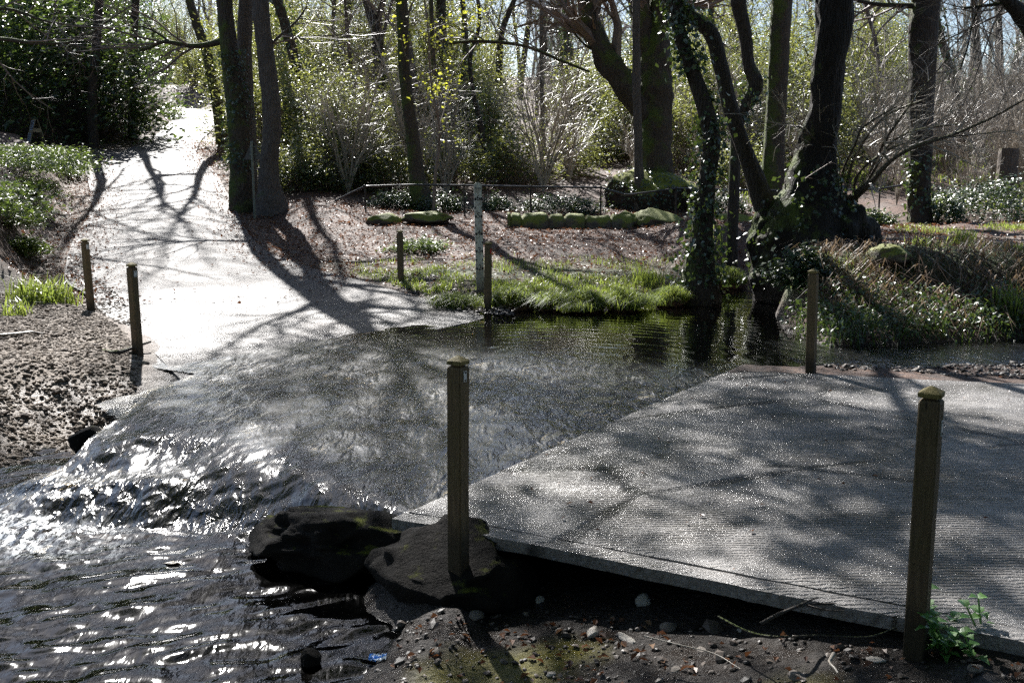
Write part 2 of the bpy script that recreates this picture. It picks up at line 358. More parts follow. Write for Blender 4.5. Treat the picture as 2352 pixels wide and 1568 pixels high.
def GP(px, py, t0=3.0, t1=140.0):            # the ground point seen at a pixel
    d = ray(px, py); t = np.concatenate([np.arange(t0, 30, .05), np.arange(30, t1, .25)]); P = np.array([0, 0, CAM_H]) + d * t[:, None]
    k = np.argmax(P[:, 2] < ground_z(P[:, 0], P[:, 1])); return P[k]

# ------------------------------------------------------------------ ground sheet
def axis(a0, a1, f0, f1, d, g):
    mid = np.arange(f0, f1, d); up, v, s_ = [], f1, d
    while v < a1: s_ *= g; v += s_; up.append(v)
    dn, v, s_ = [], f0, d
    while v > a0: s_ *= g; v -= s_; dn.append(v)
    return np.array(dn[::-1] + list(mid) + up)
gx = axis(-170, 190, -10, 9, .085, 1.06); gy = axis(-40, 260, 3.2, 20, .085, 1.022)
X, Y = np.meshgrid(gx, gy); Z = ground_z(X, Y)
GRAV = PG(((-300, 1050), (0, 1045), (190, 960), (300, 860), (330, 800), (270, 740), (190, 700), (60, 680), (-300, 690)), 0.05)
sdG = poly_sd(X, Y, GRAV); S_, T_ = st(X, Y)
zone = np.zeros((X.size, 4), np.float32); zone[:, 3] = 1
vg = sstep(1.4, 0, poly_sd(X, Y, ROAD)) * sstep(14, 17, Y) * .9
zone[:, 0] = np.maximum(sstep(.5, -.2, sdG), vg * .6).ravel()                                                       # gravel
grassm = sstep(.1, .35, Z) * sstep(22.5, 19, Y + 1.2 * fbm(X * .5, Y * .5, 0, 61)) * sstep(15, 16, Y) * (X > -4) + sstep(4, 5, X) * sstep(19, 17, Y) * sstep(15.5, 16.5, Y) + .8 * sstep(40, 50, Y) * (X > 6)
FMOSS = PG(((950, 1540), (1060, 1500), (1180, 1490), (1280, 1470), (1380, 1490), (1330, 1530), (1250, 1600), (930, 1600)), -.3)
fm = sstep(.12, -.1, poly_sd(X, Y, FMOSS) + .12 * fbm(X * 6, Y * 6, 0, 70)); fm2 = sstep(.1, -.1, np.hypot(X - 1.25, Y - 4.2) - .22 + .1 * fbm(X * 7, Y * 7, 0, 71))
grassm = grassm * sstep(1.0, 1.9, line_d(X, Y, CHAN)) * (1 - sstep(9, 8, Y)); zone[:, 1] = np.clip(grassm, 0, 1).ravel()
pathm = sstep(5.2, 6.2, X + .6 * fbm(X, Y, 0, 63)) * sstep(17.9, 18.5, Y) * sstep(21.6, 20.8, Y); zone[:, 0] = np.maximum(zone[:, 0], (.8 * pathm).ravel()); zone[:, 1] *= 1 - pathm.ravel()
zone[:, 2] = np.maximum(sstep(.02, -.12, Z) * sstep(40, 30, Y), sstep(8, 7, Y) * (S_ < 2)).ravel()    # wet mud
zone2 = zone.copy(); zone2[:, 0] = np.maximum(fm, fm2 * .7).ravel()
M = Mat('woodland_ground'); co = M.co()
at = M.n("ShaderNodeAttribute"); at.attribute_name = "zone"; sp = M.n("ShaderNodeSeparateColor"); M.l(at.outputs["Color"], sp.inputs[0])
at2 = M.n("ShaderNodeAttribute"); at2.attribute_name = "moss"; sp2 = M.n("ShaderNodeSeparateColor"); M.l(at2.outputs["Color"], sp2.inputs[0])
vc = M.n("ShaderNodeTexVoronoi"); vc.inputs["Scale"].default_value = 22; M.l(co, vc.inputs["Vector"])
vcol = M.n("ShaderNodeSeparateColor"); M.l(vc.outputs["Color"], vcol.inputs[0])
soil = M.ramp(M.noise(co, 6, 8, .7), [(.3, (.022, .015, .010)), (.7, (.07, .046, .032))])
lit = M.mix(M.ramp(M.noise(co, 1.3, 4), [(.35, .25), (.6, .95)]), soil, M.ramp(vcol.outputs[0], [(0, (.032, .015, .009)), (.5, (.085, .04, .024)), (1, (.17, .095, .06))]))
vg_ = M.n("ShaderNodeTexVoronoi"); vg_.inputs["Scale"].default_value = 60; M.l(co, vg_.inputs["Vector"]); vgc = M.n("ShaderNodeSeparateColor"); M.l(vg_.outputs["Color"], vgc.inputs[0])
grav = M.ramp(vgc.outputs[0], [(0, (.07, .052, .038)), (.5, (.16, .122, .09)), (1, (.30, .245, .195))])
grs = M.ramp(M.noise(co, 9, 6, .7), [(.3, (.03, .045, .01)), (.7, (.08, .115, .02))])
mud = M.ramp(M.noise(co, 12, 8, .7), [(.3, (.012, .009, .007)), (.7, (.045, .034, .026))])
mos = M.ramp(M.noise(co, 30, 6, .7), [(.3, (.07, .07, .01)), (.7, (.2, .17, .025))])
c = M.mix(sp.outputs[1], lit, grs); c = M.mix(sp.outputs[2], c, mud); c = M.mix(sp.outputs[0], c, grav); c = M.mix(sp2.outputs[0], c, mos)
hh = M.math('ADD', M.math('MULTIPLY', M.voro(co, 22), .5), M.math('ADD', M.noise(co, 45, 6, .7), M.math('MULTIPLY', M.math('MULTIPLY', M.voro(co, 60), .6), sp.outputs[0])))
rg = M.mix(sp.outputs[2], .74, M.ramp(M.noise(co, 5, 5), [(.35, .25), (.65, .6)]))
M.bsdf(c, rg, M.bump(hh, .9, .035), spec=.35); MT['ground'] = M.m
g_ = MB().add(np.stack([X, Y, Z], -1), grid_faces(len(gx), len(gy)))
tag(g_.obj('ground', MT['ground'], smooth=True, attrs={'zone': zone, 'moss': zone2}), kind='structure')

# ------------------------------------------------------------------ concrete: road, ford, near slab
def mat_concrete(name, c0, c1, rz, groove, rough0, rough1, far=False, gscale=58, wetz=None):
    M = Mat(name); co = M.co(); cg = M.co(rz=rz)
    wv = M.n("ShaderNodeTexWave"); wv.wave_type = 'BANDS'; wv.bands_direction = 'Y'; wv.inputs["Scale"].default_value = gscale / 6.283 * .5
    wv.inputs["Distortion"].default_value = 4.6; wv.inputs["Detail"].default_value = 3; wv.inputs["Detail Scale"].default_value = 1.6; M.l(cg, wv.inputs["Vector"])
    n1 = M.noise(co, 1.6, 8, .65); n2 = M.noise(co, 42, 5, .75); n3 = M.noise(co, 105, 2, .6); n4 = M.noise(M.co((1, 5, 1), rz), 1.4, 6, .6)
    col = M.mix(.55, M.ramp(n1, [(.3, c0), (.72, c1)]), M.ramp(n2, [(.3, tuple(q * .6 for q in c0)), (.7, c1)]))
    col = M.mix(M.ramp(n4, [(.5, 0.0), (.75, .45)]), col, tuple(q * .45 for q in (c0[0], c0[1], c0[2] * .8)))
    gm = M.ramp(M.noise(co, .9, 3), [(.38, .12), (.62, 1.0)])
    h = M.math('ADD', M.math('MULTIPLY', M.math('MULTIPLY', wv.outputs["Fac"], gm), groove), M.math('ADD', M.math('MULTIPLY', n2, .5), M.math('MULTIPLY', n3, .5 if far else .26)))
    if far: # hairline cracks of old tarmac
        cr = M.voro(M.co((.5, .35, 1)), 1.1, 'DISTANCE_TO_EDGE'); cr = M.ramp(M.math('ADD', cr, M.math('MULTIPLY', M.noise(co, 4, 4), .05)), [(.024, 0.0), (.034, 1.0)]); col = M.mix(cr, tuple(q * .35 for q in c0), col)
    if far:   # dry tarmac further up the lane
        sx = M.n("ShaderNodeSeparateXYZ"); M.l(co, sx.inputs[0]); dryf = M.ramp(M.math('MULTIPLY', M.math('ADD', sx.outputs[1], M.math('MULTIPLY', n1, 3)), .03), [(.52, 0.0), (.62, 1.0)])
        rg = M.mix(dryf, M.ramp(M.noise(co, 2.2, 5), [(.35, rough0), (.65, rough1)]), .62)
        col = M.mix(M.ramp(M.noise(co, .55, 6, .7), [(.4, 0.0), (.7, .6)]), col, (.09, .062, .046)); col = M.mix(M.ramp(M.noise(M.co((1, .22, 1), -.35), 1.3, 6, .7), [(.45, 0.0), (.7, .55)]), col, (.035, .032, .03))
    else:     # stains, worn patches and cracks
        rg = M.ramp(M.noise(co, 2.2, 5), [(.35, rough0), (.65, rough1)])
        cr = M.voro(M.co((.55, .9, 1), rz + .5), .62, 'DISTANCE_TO_EDGE'); cr = M.ramp(M.math('ADD', cr, M.math('MULTIPLY', M.noise(co, 3, 6), .07)), [(.046, 0.0), (.062, 1.0)]); crm = M.ramp(M.noise(co, .7, 2), [(.50, 1.0), (.58, 0.0)]); cr = M.math('MAXIMUM', cr, M.math('SUBTRACT', 1.0, crm))
        col = M.mix(cr, tuple(q * .3 for q in c0), col); h = M.math('ADD', h, M.math('MULTIPLY', cr, .8))
        col = M.mix(M.ramp(M.noise(co, 1.1, 7, .7, .8), [(.5, 0.0), (.66, .6)]), col, (c0[0] * .55, c0[1] * .56, c0[2] * .45))
    M.bsdf(col, rg, M.bump(h, .9, .018), spec=.28 if far else .5); return M.m
MT['slab'] = mat_concrete('wet_grooved_concrete', (.115, .11, .106), (.34, .32, .305), math.radians(3), 1.1, .2, .38, gscale=96)
MT['road'] = mat_concrete('old_road_surface', (.055, .052, .05), (.135, .125, .118), math.radians(-62), 1.0, .30, .46, True)
MT['ford'] = mat_concrete('submerged_concrete', (.12, .105, .078), (.36, .325, .265), ROAD_RZ, .5, .2, .4)
# far slab and road: strips across the carriageway
def strip(L, R, n, m):
    Lc, Rc = catmull(L, n), catmull(R, n); f = np.linspace(0, 1, m)[None, :, None]; return Lc[:, None] * (1 - f) + Rc[:, None] * f
def sheet(mb, P, zfun):
    n, m = P.shape[:2]; z = zfun(P[..., 0], P[..., 1]); V = np.concatenate([P, z[..., None]], -1); return mb.add(V, grid_faces(m, n))
def rz_(x, y):
    s, t = st(x, y); return zr(y) - .03 * sstep(-1.5, -.1, t) * (t < .6) * sstep(8, 6, s) + .012 * fbm(x * 1.2, y * 1.2, 0, 88) + .004 * fbm(x * 6, y * 6, 0, 89)
RLr = np.vstack([RL]); RRr = np.vstack([RR, on_road(450, 350)])
LT = np.concatenate([np.linspace(0, 1, len(RLr))]); RT = np.linspace(0, 1, len(RRr))
rb = MB(); mainP = strip(RLr, RRr, 160, 44); sheet(rb, mainP, rz_)
pts = mainP[-1]; laneA = np.vstack([[pts[14]], LL]); laneB = np.vstack([[pts[-1]], LR]); lp = strip(laneA, laneB, 110, 18); sheet(rb, lp, rz_)
j0 = strip(np.array([RL[-1] + [.3, 0], RL[-1] + [-3, .2], RL[-1] + [-7, .4]]), np.array([pts[15] + [0, .2], RL[-1] + [-2.5, 4.2], RL[-1] + [-7, 4.3]]), 20, 12); sheet(rb, j0, lambda x, y: rz_(x, y) - .004)
# skirt on the left edge of the far slab
e = mainP[:46, 0]; ez = rz_(e[:, 0], e[:, 1]); sk = np.stack([np.c_[e, ez - .3], np.c_[e, ez]], 1); rb.add(sk, grid_faces(2, len(e)))
e = mainP[0]; ez = rz_(e[:, 0], e[:, 1]); sk = np.stack([np.c_[e, ez], np.c_[e, ez - .3]], 1); rb.add(sk, grid_faces(2, len(e)))
tag(rb.obj('road', MT['road'], smooth=False), kind='structure')
# ford bed with broken apron
ss = np.arange(-4.6, 5.9, .05); tt = np.arange(-.02, 4.85, .05); SS, TT = np.meshgrid(ss, tt)
FX, FY = xy(SS, TT)
def bed_z(x, y):
    s, t = st(x, y); d = drop(s, t)
    return -.088 - .345 * d + .022 * fbm(x * 1.1, y * 1.1, 0, 101) + (.03 + .14 * d * (1 - .7 * d)) * fbm(x * 2.2, y * 2.2, 0, 102) * (d > .001) + .008 * fbm(x * 9, y * 9, 0, 103)
FZ = bed_z(FX, FY); keep = ((poly_sd(FX, FY, FORD) < .02) | (poly_sd(FX, FY, APRON) < .08))
ff = grid_faces(len(ss), len(tt)); ff = ff[keep.ravel()[ff].all(1)]
tag(MB().add(np.stack([FX, FY, FZ], -1), ff).obj('ford_bed', MT['ford'], smooth=True), kind='structure')
# near slab: field, kerb strip along the downstream edge and a lip along the joint
def slabpiece(pts, z0, thick, seed, n=90, m=90, tilt=True):
    mb = MB(); a, b, c_, d_ = (np.array(p) for p in pts); f = np.linspace(0, 1, n)[:, None, None]; g = np.linspace(0, 1, m)[None, :, None]
    P = (a * (1 - f) + b * f) * (1 - g) + (d_ * (1 - f) + c_ * f) * g; x, y = P[..., 0], P[..., 1]
    s, t = st(x, y); z = z0 + .012 * np.clip(t - 5, 0, 20) + .006 * fbm(x * 1.5, y * 1.5, 0, seed) + .002 * fbm(x * 9, y * 9, 0, seed + 1)
    z = z - .02 * sstep(5.3, 4.86, t) - .05 * sstep(3.0, 4.6, s - .25 * (t - 4.86)) * 0
    jit = .022 * fbm(x * 2.2, y * 2.2, 0, seed + 2) + .03 * np.minimum(0, fbm(x * 8, y * 8, 0, seed + 3) + .12); edge = np.zeros_like(x); edge[0] = edge[-1] = 1; edge[:, 0] = edge[:, -1] = 1
    P = P + (edge * jit)[..., None] * np.array([.7, .7]); z = z - edge * .006
    V = np.concatenate([P, z[..., None]], -1); mb.add(V, grid_faces(m, n))
    for row in (V[0], V[-1][::-1], V[:, 0][::-1], V[:, -1]):
        lo = row.copy(); lo[:, 2] -= thick; mb.add(np.stack([lo, row], 1), grid_faces(2, len(row))[:, ::-1])
    return mb
sl = slabpiece([xy(-2.36, 4.875), xy(3.4, 4.875), xy(5.4, 13.5), xy(-2.3, 13.5)], 0.0, .065, 111, 110, 150)
k_ = slabpiece([xy(-2.52, 4.86), xy(-2.372, 4.86), xy(-2.312, 13.5), xy(-2.47, 13.5)], -.004, .07, 131, 4, 160)
tag(sl.obj('concrete_slab', MT['slab']), kind='structure'); tag(k_.obj('slab_edge_strip', MT['slab']), kind='structure')

# ------------------------------------------------------------------ water
def water_z(x, y):
    s, t = st(x, y); d = drop(s, t); up = sstep(2.2, 4.5, s)
    zf = -.066 - .335 * d
    z = np.where(d > .995, -.401, zf)
    turb = d * (1 - d) * 4
    on = sstep(.02, .12, d) * sstep(.985, .9, d); z = z * (1 - on) + on * (bed_z(x, y) + .014 + .010 * fbm(x * 7, y * 7, 0, 201) + .006 * fbm(x * 19, y * 19, 0, 211))
    foam = sstep(.7, .95, d) * np.exp(-(((t - 1.9) / .9) ** 2)) * np.exp(-(((s + 3.38 - .25 * np.maximum(t - 2, 0)) / .36) ** 2))
    z = z + foam * (.05 * np.abs(fbm(x * 9, y * 9, 0, 202)) + .02 * np.abs(fbm(x * 25, y * 25, 0, 203)))
    film = (1 - up) * (1 - d); z = z + film * (.004 * fbm(x * 4, y * 4, 0, 204) + .0075 * fbm(s * 5, t * 9, 0, 212, 2) * sstep(-.4, .4, fbm(x * .9, y * .9, 0, 213) + .15) + .0025 * fbm(s * 11, t * 17, 0, 214, 2))
    # gentle rings and swells on the two pools
    q = s * 1.0 + .55 * fbm(x * .7, y * .7, 0, 205); low = sstep(.9, 1, d)
    z = z + low * (.0055 * np.sin(q * 19 + 4 * fbm(x * 1.1, y * 1.1, 0, 206)) * (.4 + fbm(x * .8, y * .8, 0, 216) + .3) + .019 * fbm((.42 * x - .91 * y) * 4.2 + .5 * fbm(x, y, 0, 221), (.91 * x + .42 * y) * .9, 0, 207, 3) + .017 * fbm((.42 * x - .91 * y) * 11 + 1.5 * fbm(x * 2, y * 2, 0, 218), (.91 * x + .42 * y) * 3.2, 0, 217, 2)) + up * (.0012 * np.sin(np.hypot(x - .6, y - 11.6) * 22 + 5 * fbm(x * .8, y * .8, 0, 208)) + .004 * fbm(s * 4, t * 2, 0, 219, 3))
    return z, foam
wx = np.concatenate([np.arange(-9, -5, .07), np.arange(-5, .2, .027), np.arange(.2, 4.5, .045), np.arange(4.5, 16, .12)]); wy = np.concatenate([np.arange(3.0, 8, .027), np.arange(8, 16, .045), np.arange(16, 34, .12)])
WX, WY = np.meshgrid(wx, wy); WZ, WF = water_z(WX, WY); GZ = ground_z(WX, WY)
bz = np.where(poly_sd(WX, WY, SLAB) < -.05, .0, GZ); bz = np.where((poly_sd(WX, WY, ROAD) < -.6) & (st(WX, WY)[1] < -1.7), .0, bz)
_s, _t = st(WX, WY); kp = (bz < WZ + .12) & ~((_s > -1.5) & (_s < .3) & (_t < np.interp(_s, [-1.5, -1.04, -.5, 0, .3], [.75, .5, .03, -.06, -.2])) & (_t > -2.2)) & ~((WZ > -.36) & (_s < -1.2) & (_t < np.interp(_s, [-3.4, -2.31, -1.04], [1.1, 1.22, .5]))) & ((np.minimum.reduce([poly_sd(WX, WY, q) for q in (FORD, POOL, APRON, LOW)]) < .35) | (line_d(WX, WY, CHAN) < 1.7) | ((_t < 0) & (_s > .2) & (_s < 6.5) & (_t > -1.8))); wf = grid_faces(len(wx), len(wy)); wf = wf[kp.ravel()[wf].all(1)]
fo = np.zeros((WX.size, 4), np.float32); fo[:, 0] = np.clip(WF * (1.0 + 1.4 * fbm(WX * 6, WY * 6, 0, 210)), 0, 1).ravel(); _s, _t = st(WX, WY); _d = drop(_s, _t); fo[:, 1] = _d.ravel(); fo[:, 2] = ((1 - sstep(2.6, 4.6, _s + .5 * fbm(WX, WY, 0, 220))) * sstep(.995, .8, _d)).ravel(); fo[:, 2] = np.maximum(fo[:, 2], (.8 * sstep(2.9, 3.7, WX) * sstep(14.0, 13.5, WY)).ravel()); fo[:, 3] = 1
M = Mat('stream_water'); cf = M.co((1.0, .33, 1), -math.atan2(U[1], U[0]) + math.pi / 2); co = M.co()
at = M.n("ShaderNodeAttribute"); at.attribute_name = "foam"; sp = M.n("ShaderNodeSeparateColor"); M.l(at.outputs["Color"], sp.inputs[0])
h = M.math('ADD', M.math('MULTIPLY', M.noise(cf, 5, 2, .5, .8), 1.0), M.math('ADD', M.math('MULTIPLY', M.noise(cf, 15, 2, .5, .8), .34), M.math('MULTIPLY', M.noise(cf, 48, 2, .5, .3), .05)))
nb = M.bump(h, .8, .05); gt = M.math('ADD', .32, M.math('MULTIPLY', M.ramp(M.noise(M.co((1, .6, 1), .3), 1.1, 4, .6, .6), [(.42, 0.0), (.62, 1.0)]), .62)); M.l(M.math('MAXIMUM', M.math('MULTIPLY', sp.outputs[2], M.math('MAXIMUM', gt, M.math('MULTIPLY', sp.outputs[1], 1.6))), M.math('MULTIPLY', M.math('ADD', sp.outputs[1], .4), .14)), nb.node.inputs['Strength'])
fr = M.n("ShaderNodeFresnel"); fr.inputs[0].default_value = 1.42; M.l(nb, fr.inputs[1])
gl = M.n("ShaderNodeBsdfGlossy"); M.l(M.ramp(sp.outputs[2], [(0, .07), (1, .2)]), gl.inputs["Roughness"]); gl.inputs[0].default_value = (1, 1, 1, 1); M.l(nb, gl.inputs["Normal"])
tr = M.n("ShaderNodeBsdfTransparent"); M.l(M.mix(sp.outputs[2], M.mix(sp.outputs[1], (.42, .29, .14), (.13, .10, .06)), (.84, .78, .66)), tr.inputs[0])
m1 = M.n("ShaderNodeMixShader"); M.l(fr.outputs[0], m1.inputs[0]); M.l(tr.outputs[0], m1.inputs[1]); M.l(gl.outputs[0], m1.inputs[2])
df = M.bsdf((.5, .55, .6), .5, out=False); m2 = M.n("ShaderNodeMixShader")
ff_ = M.math('MULTIPLY', sp.outputs[0], M.ramp(M.noise(cf, 20, 7, .8, 1.2), [(.47, 0.0), (.60, .9)]))
M.l(ff_, m2.inputs[0]); M.l(m1.outputs[0], m2.inputs[1]); M.l(df, m2.inputs[2]); M.l(m2.outputs[0], M.out.inputs[0]); MT['water'] = M.m
tag(MB().add(np.stack([WX, WY, WZ], -1), wf).obj('stream_water', MT['water'], smooth=True, attrs={'foam': fo}), kind='structure')
#@@VEG
# ------------------------------------------------------------------ plants: builders
def grow(P, R, K, ln, ang, up, n, wig, rs, lo=.25, hi=1.0, r=None):
    r = r or rng; T, m, _ = P.shape; u = (lo + (hi - lo) * (np.arange(K)[None] + r.uniform(0, 1, (T, K))) / K) * (m - 1) * .999
    i = u.astype(int); f = (u - i)[..., None]; tI = np.arange(T)[:, None]
    p = P[tI, i] * (1 - f) + P[tI, i + 1] * f; t = unit(P[tI, i + 1] - P[tI, i]); rr = R[tI, i] * (1 - f[..., 0]) + R[tI, i + 1] * f[..., 0]
    q = r.normal(size=p.shape); q = unit(q - t * (q * t).sum(-1, keepdims=True)); a = ang * r.uniform(.7, 1.3, (T, K, 1))
    d = unit(t * np.cos(a) + q * np.sin(a) + np.array([0, 0, up])); L = ln * r.uniform(.55, 1.15, (T, K, 1)) * (1.15 - .55 * (u / (m - 1))[..., None])
    N = T * K; d = d.reshape(N, 3); L = L.reshape(N, 1); out = [p.reshape(N, 3)]
    for k in range(n - 1):
        d = unit(d + r.normal(size=d.shape) * wig + np.array([0, 0, up * .3])); out.append(out[-1] + d * L / (n - 1))
    C = np.stack(out, 1); r0 = (rr * rs).reshape(N, 1); RR = r0 * np.linspace(1, .3, n)[None]
    return C, np.maximum(RR, .003)
def trunk_tube(mb, P, R, seed, k=22, step=.14, flare=.0, rough=.10, roots=5):
    P = np.asarray(P, float); R = np.asarray(R, float); L = np.linalg.norm(np.diff(P, axis=0), axis=1).sum(); n = max(8, int(L / step))
    C = catmull(P, n); r = catmull(np.c_[R, R, R], n)[:, 0]; t = unit(np.gradient(C, axis=0))
    a = unit(np.cross(t, np.array([0.02, 1., 0.03]))); b = np.cross(t, a); th = np.arange(k) / k * 2 * math.pi
    h = np.linspace(0, L, n)[:, None]; ct, sn = np.cos(th)[None], np.sin(th)[None]; sc = 1 / max(R.mean(), .05)
    m = 1 + rough * 1.6 * fbm(ct * 1.5, sn * 1.5, h * .55 * min(sc, 4), seed, 4) + rough * .55 * vnoise(ct * 5, sn * 5, h * 2.0, seed + 5)
    if flare: m = m + flare * np.exp(-h / (R[0] * 1.3)) * (.5 + .9 * np.abs(np.sin(th[None] * roots / 2 + seed)))
    V = C[:, None] + (r[:, None] * m)[..., None] * (a[:, None] * ct[..., None] + b[:, None] * sn[..., None])
    i = np.arange(n * k).reshape(n, k); j = np.roll(i, -1, 1); mb.add(V, np.stack([i[:-1], j[:-1], j[1:], i[1:]], -1).reshape(-1, 4))
    N = unit(V - C[:, None]); return C, r, V, N
def at_base(o, base): o.location = tuple(-np.asarray(base)); return o
ALLTREES = []
def key_tree(name, label, pts, Y, H=15.0, mat='bark', limbs=(), crown=(10, 4.2), ivy=0, ivy_z=(0, 9), flare=.35, rough=.10, group=None, cat='tree', sink=.25, leaf='ivy', seed=0, k=22, crownlo=.45, side_twigs=0, tip=0):
    r = np.random.default_rng(1000 + seed); p = np.array([W(a, b, Y + (c[0] if c else 0)) for a, b, w, *c in pts]); R = np.array([px_size(w, Y) / 2 for a, b, w, *c in pts])
    g0 = gz(p[0, 0], p[0, 1]); base = np.array([p[0, 0], p[0, 1], min(p[0, 2], g0)]); dirn = unit(p[-1] - p[-2]); P = [np.array([p[0, 0], p[0, 1], base[2] - sink])] + list(p); RR = [R[0]] + list(R)
    top = p[-1].copy(); rad = R[-1]; z0 = top[2]
    while top[2] < base[2] + H:
        dirn = unit(dirn + r.normal(size=3) * .10 + np.array([0, 0, .15])); top = top + dirn * 1.6; rad *= .87; P.append(top.copy()); RR.append(rad)
    root = empty(name, base, label, cat, group); mb = MB(); C, rc, V, N = trunk_tube(mb, P, RR, seed, flare=flare, rough=rough, k=k)
    samples = [(V, N)]; tw = MB(); LP = []; LR = []
    for l in limbs:
        lp = np.array([W(a, b, Y + (c[0] if c else 0)) for a, b, w, *c in l]); lr = np.array([px_size(w, Y) / 2 for a, b, w, *c in l])
        if l[-1][1] < 5 and lr[-1] > .06:      # continue out of the frame
            d = unit(lp[-1] - lp[-2])
            for q in range(4): d = unit(d + r.normal(size=3) * .15 + np.array([0, 0, .12])); lp = np.vstack([lp, lp[-1] + d * 1.4]); lr = np.append(lr, lr[-1] * .75)
        c2, r2, V2, N2 = trunk_tube(mb, lp, lr, seed + 7 + len(LP), k=12 if lr[0] > .05 else 7, rough=rough, step=.16); samples.append((V2, N2))
        q = np.linspace(0, len(c2) - 1, 10).astype(int); LP.append(c2[q]); LR.append(r2[q])
    at_base(mb.obj('trunk', MT[mat], root, smooth=True), base)
    row = CY - F_PX * ((C[:, 1] * SP + (C[:, 2] - CAM_H) * CP) / (C[:, 1] * CP - (C[:, 2] - CAM_H) * SP)); lo_ = max(int(len(C) * .3), int(np.argmax(row < -70)) if (row < -70).any() else int(len(C) * crownlo))
    q = np.linspace(lo_, len(C) - 1, 12).astype(int); c0 = C[q][None]; r0 = rc[q][None]
    K, ln = crown
    if K:
        A, AR = grow(c0, r0, K, ln, .95, .12, 7, .2, .55, .0, 1, r); 
        if LP: A = np.concatenate([A, catmull_batch(LP, 7)]); AR = np.concatenate([AR, np.array([np.interp(np.linspace(0, 9, 7), np.arange(10), q) for q in LR])])
        tubes(tw, A[:K], AR[:K], 6); B, BR = grow(A, AR, 7, ln * .5, .8, .06, 5, .22, .55, .2, 1, r); tubes(tw, B, BR, 4)
        D, DR = grow(B, BR, 6, ln * .24, .8, .04, 4, .22, .6, .15, 1, r); tubes(tw, D, DR, 3); E, ER = grow(D, DR, 2, ln * .12, .8, .0, 3, .2, .7, .2, 1, r); tubes(tw, E, ER, 3)
        if tip:
            E_ = np.concatenate([E[:, 1:].reshape(-1, 3), D[:, 1:].reshape(-1, 3)]); E_ = E_[E_[:, 2] > base[2] + H * .58]; cc = E_[r.choice(len(E_), max(6, tip // 110))]; i = r.integers(0, len(cc), tip); lv = MB(); leaves(lv, cc[i] + r.normal(size=(tip, 3)) * r.uniform(.25, .6, (len(cc), 1))[i] * [1, 1, .6], r.normal(size=(tip, 3)) * .6 + [0, 0, .6], r.uniform(.13, .24, tip), .75, .2, r); at_base(lv.obj('shading_crown_leaves', MT['ivy'], root), base)  # unseen leaf clumps added high in the crown to shade the slab and ford
    elif LP:
        A = catmull_batch(LP, 7); AR = np.array([np.interp(np.linspace(0, 9, 7), np.arange(10), q) for q in LR]); B, BR = grow(A, AR, 6, ln, .8, .05, 5, .22, .5, .3, 1, r); tubes(tw, B, BR, 4)
        D, DR = grow(B, BR, 5, ln * .5, .8, .0, 4, .22, .6, .15, 1, r); tubes(tw, D, DR, 3)
    if side_twigs:
        lo = C[int(len(C) * .12):int(len(C) * .5)]; q = np.linspace(0, len(lo) - 1, 10).astype(int); S, SR = grow(lo[q][None], np.full((1, 10), .03), side_twigs, 1.6, 1.1, .05, 5, .25, .5, 0, 1, r); tubes(tw, S, SR, 3)
        S2, SR2 = grow(S, SR, 5, .6, .8, 0, 4, .25, .6, .2, 1, r); tubes(tw, S2, SR2, 3)
    if tw.F: at_base(tw.obj('crown', MT['twig'], root), base)
    if ivy:
        lv = MB(); V = np.concatenate([a.reshape(-1, 3) for a, b in samples]); N = np.concatenate([b.reshape(-1, 3) for a, b in samples])
        h = V[:, 2] - base[2]; cl = fbm(V[:, 0] * 1.6, V[:, 1] * 1.6, V[:, 2] * .9, seed + 40); ok = np.flatnonzero((h > ivy_z[0]) & (h < ivy_z[1]) & (cl > -.12)); i = r.choice(ok, ivy)
        off = r.gamma(1.6, .055, (ivy, 1)); lp = V[i] + N[i] * off + r.normal(size=(ivy, 3)) * .07
        leaves(lv, lp, N[i] * .8 + r.normal(size=(ivy, 3)) * .55 + np.array([0, 0, .35]), r.uniform(.06, .12, ivy), .85, .2, r); at_base(lv.obj('ivy_leaves', MT[leaf], root), base)
    return root
def catmull_batch(LP, n): return np.stack([c[np.linspace(0, len(c) - 1, n).astype(int)] for c in LP])
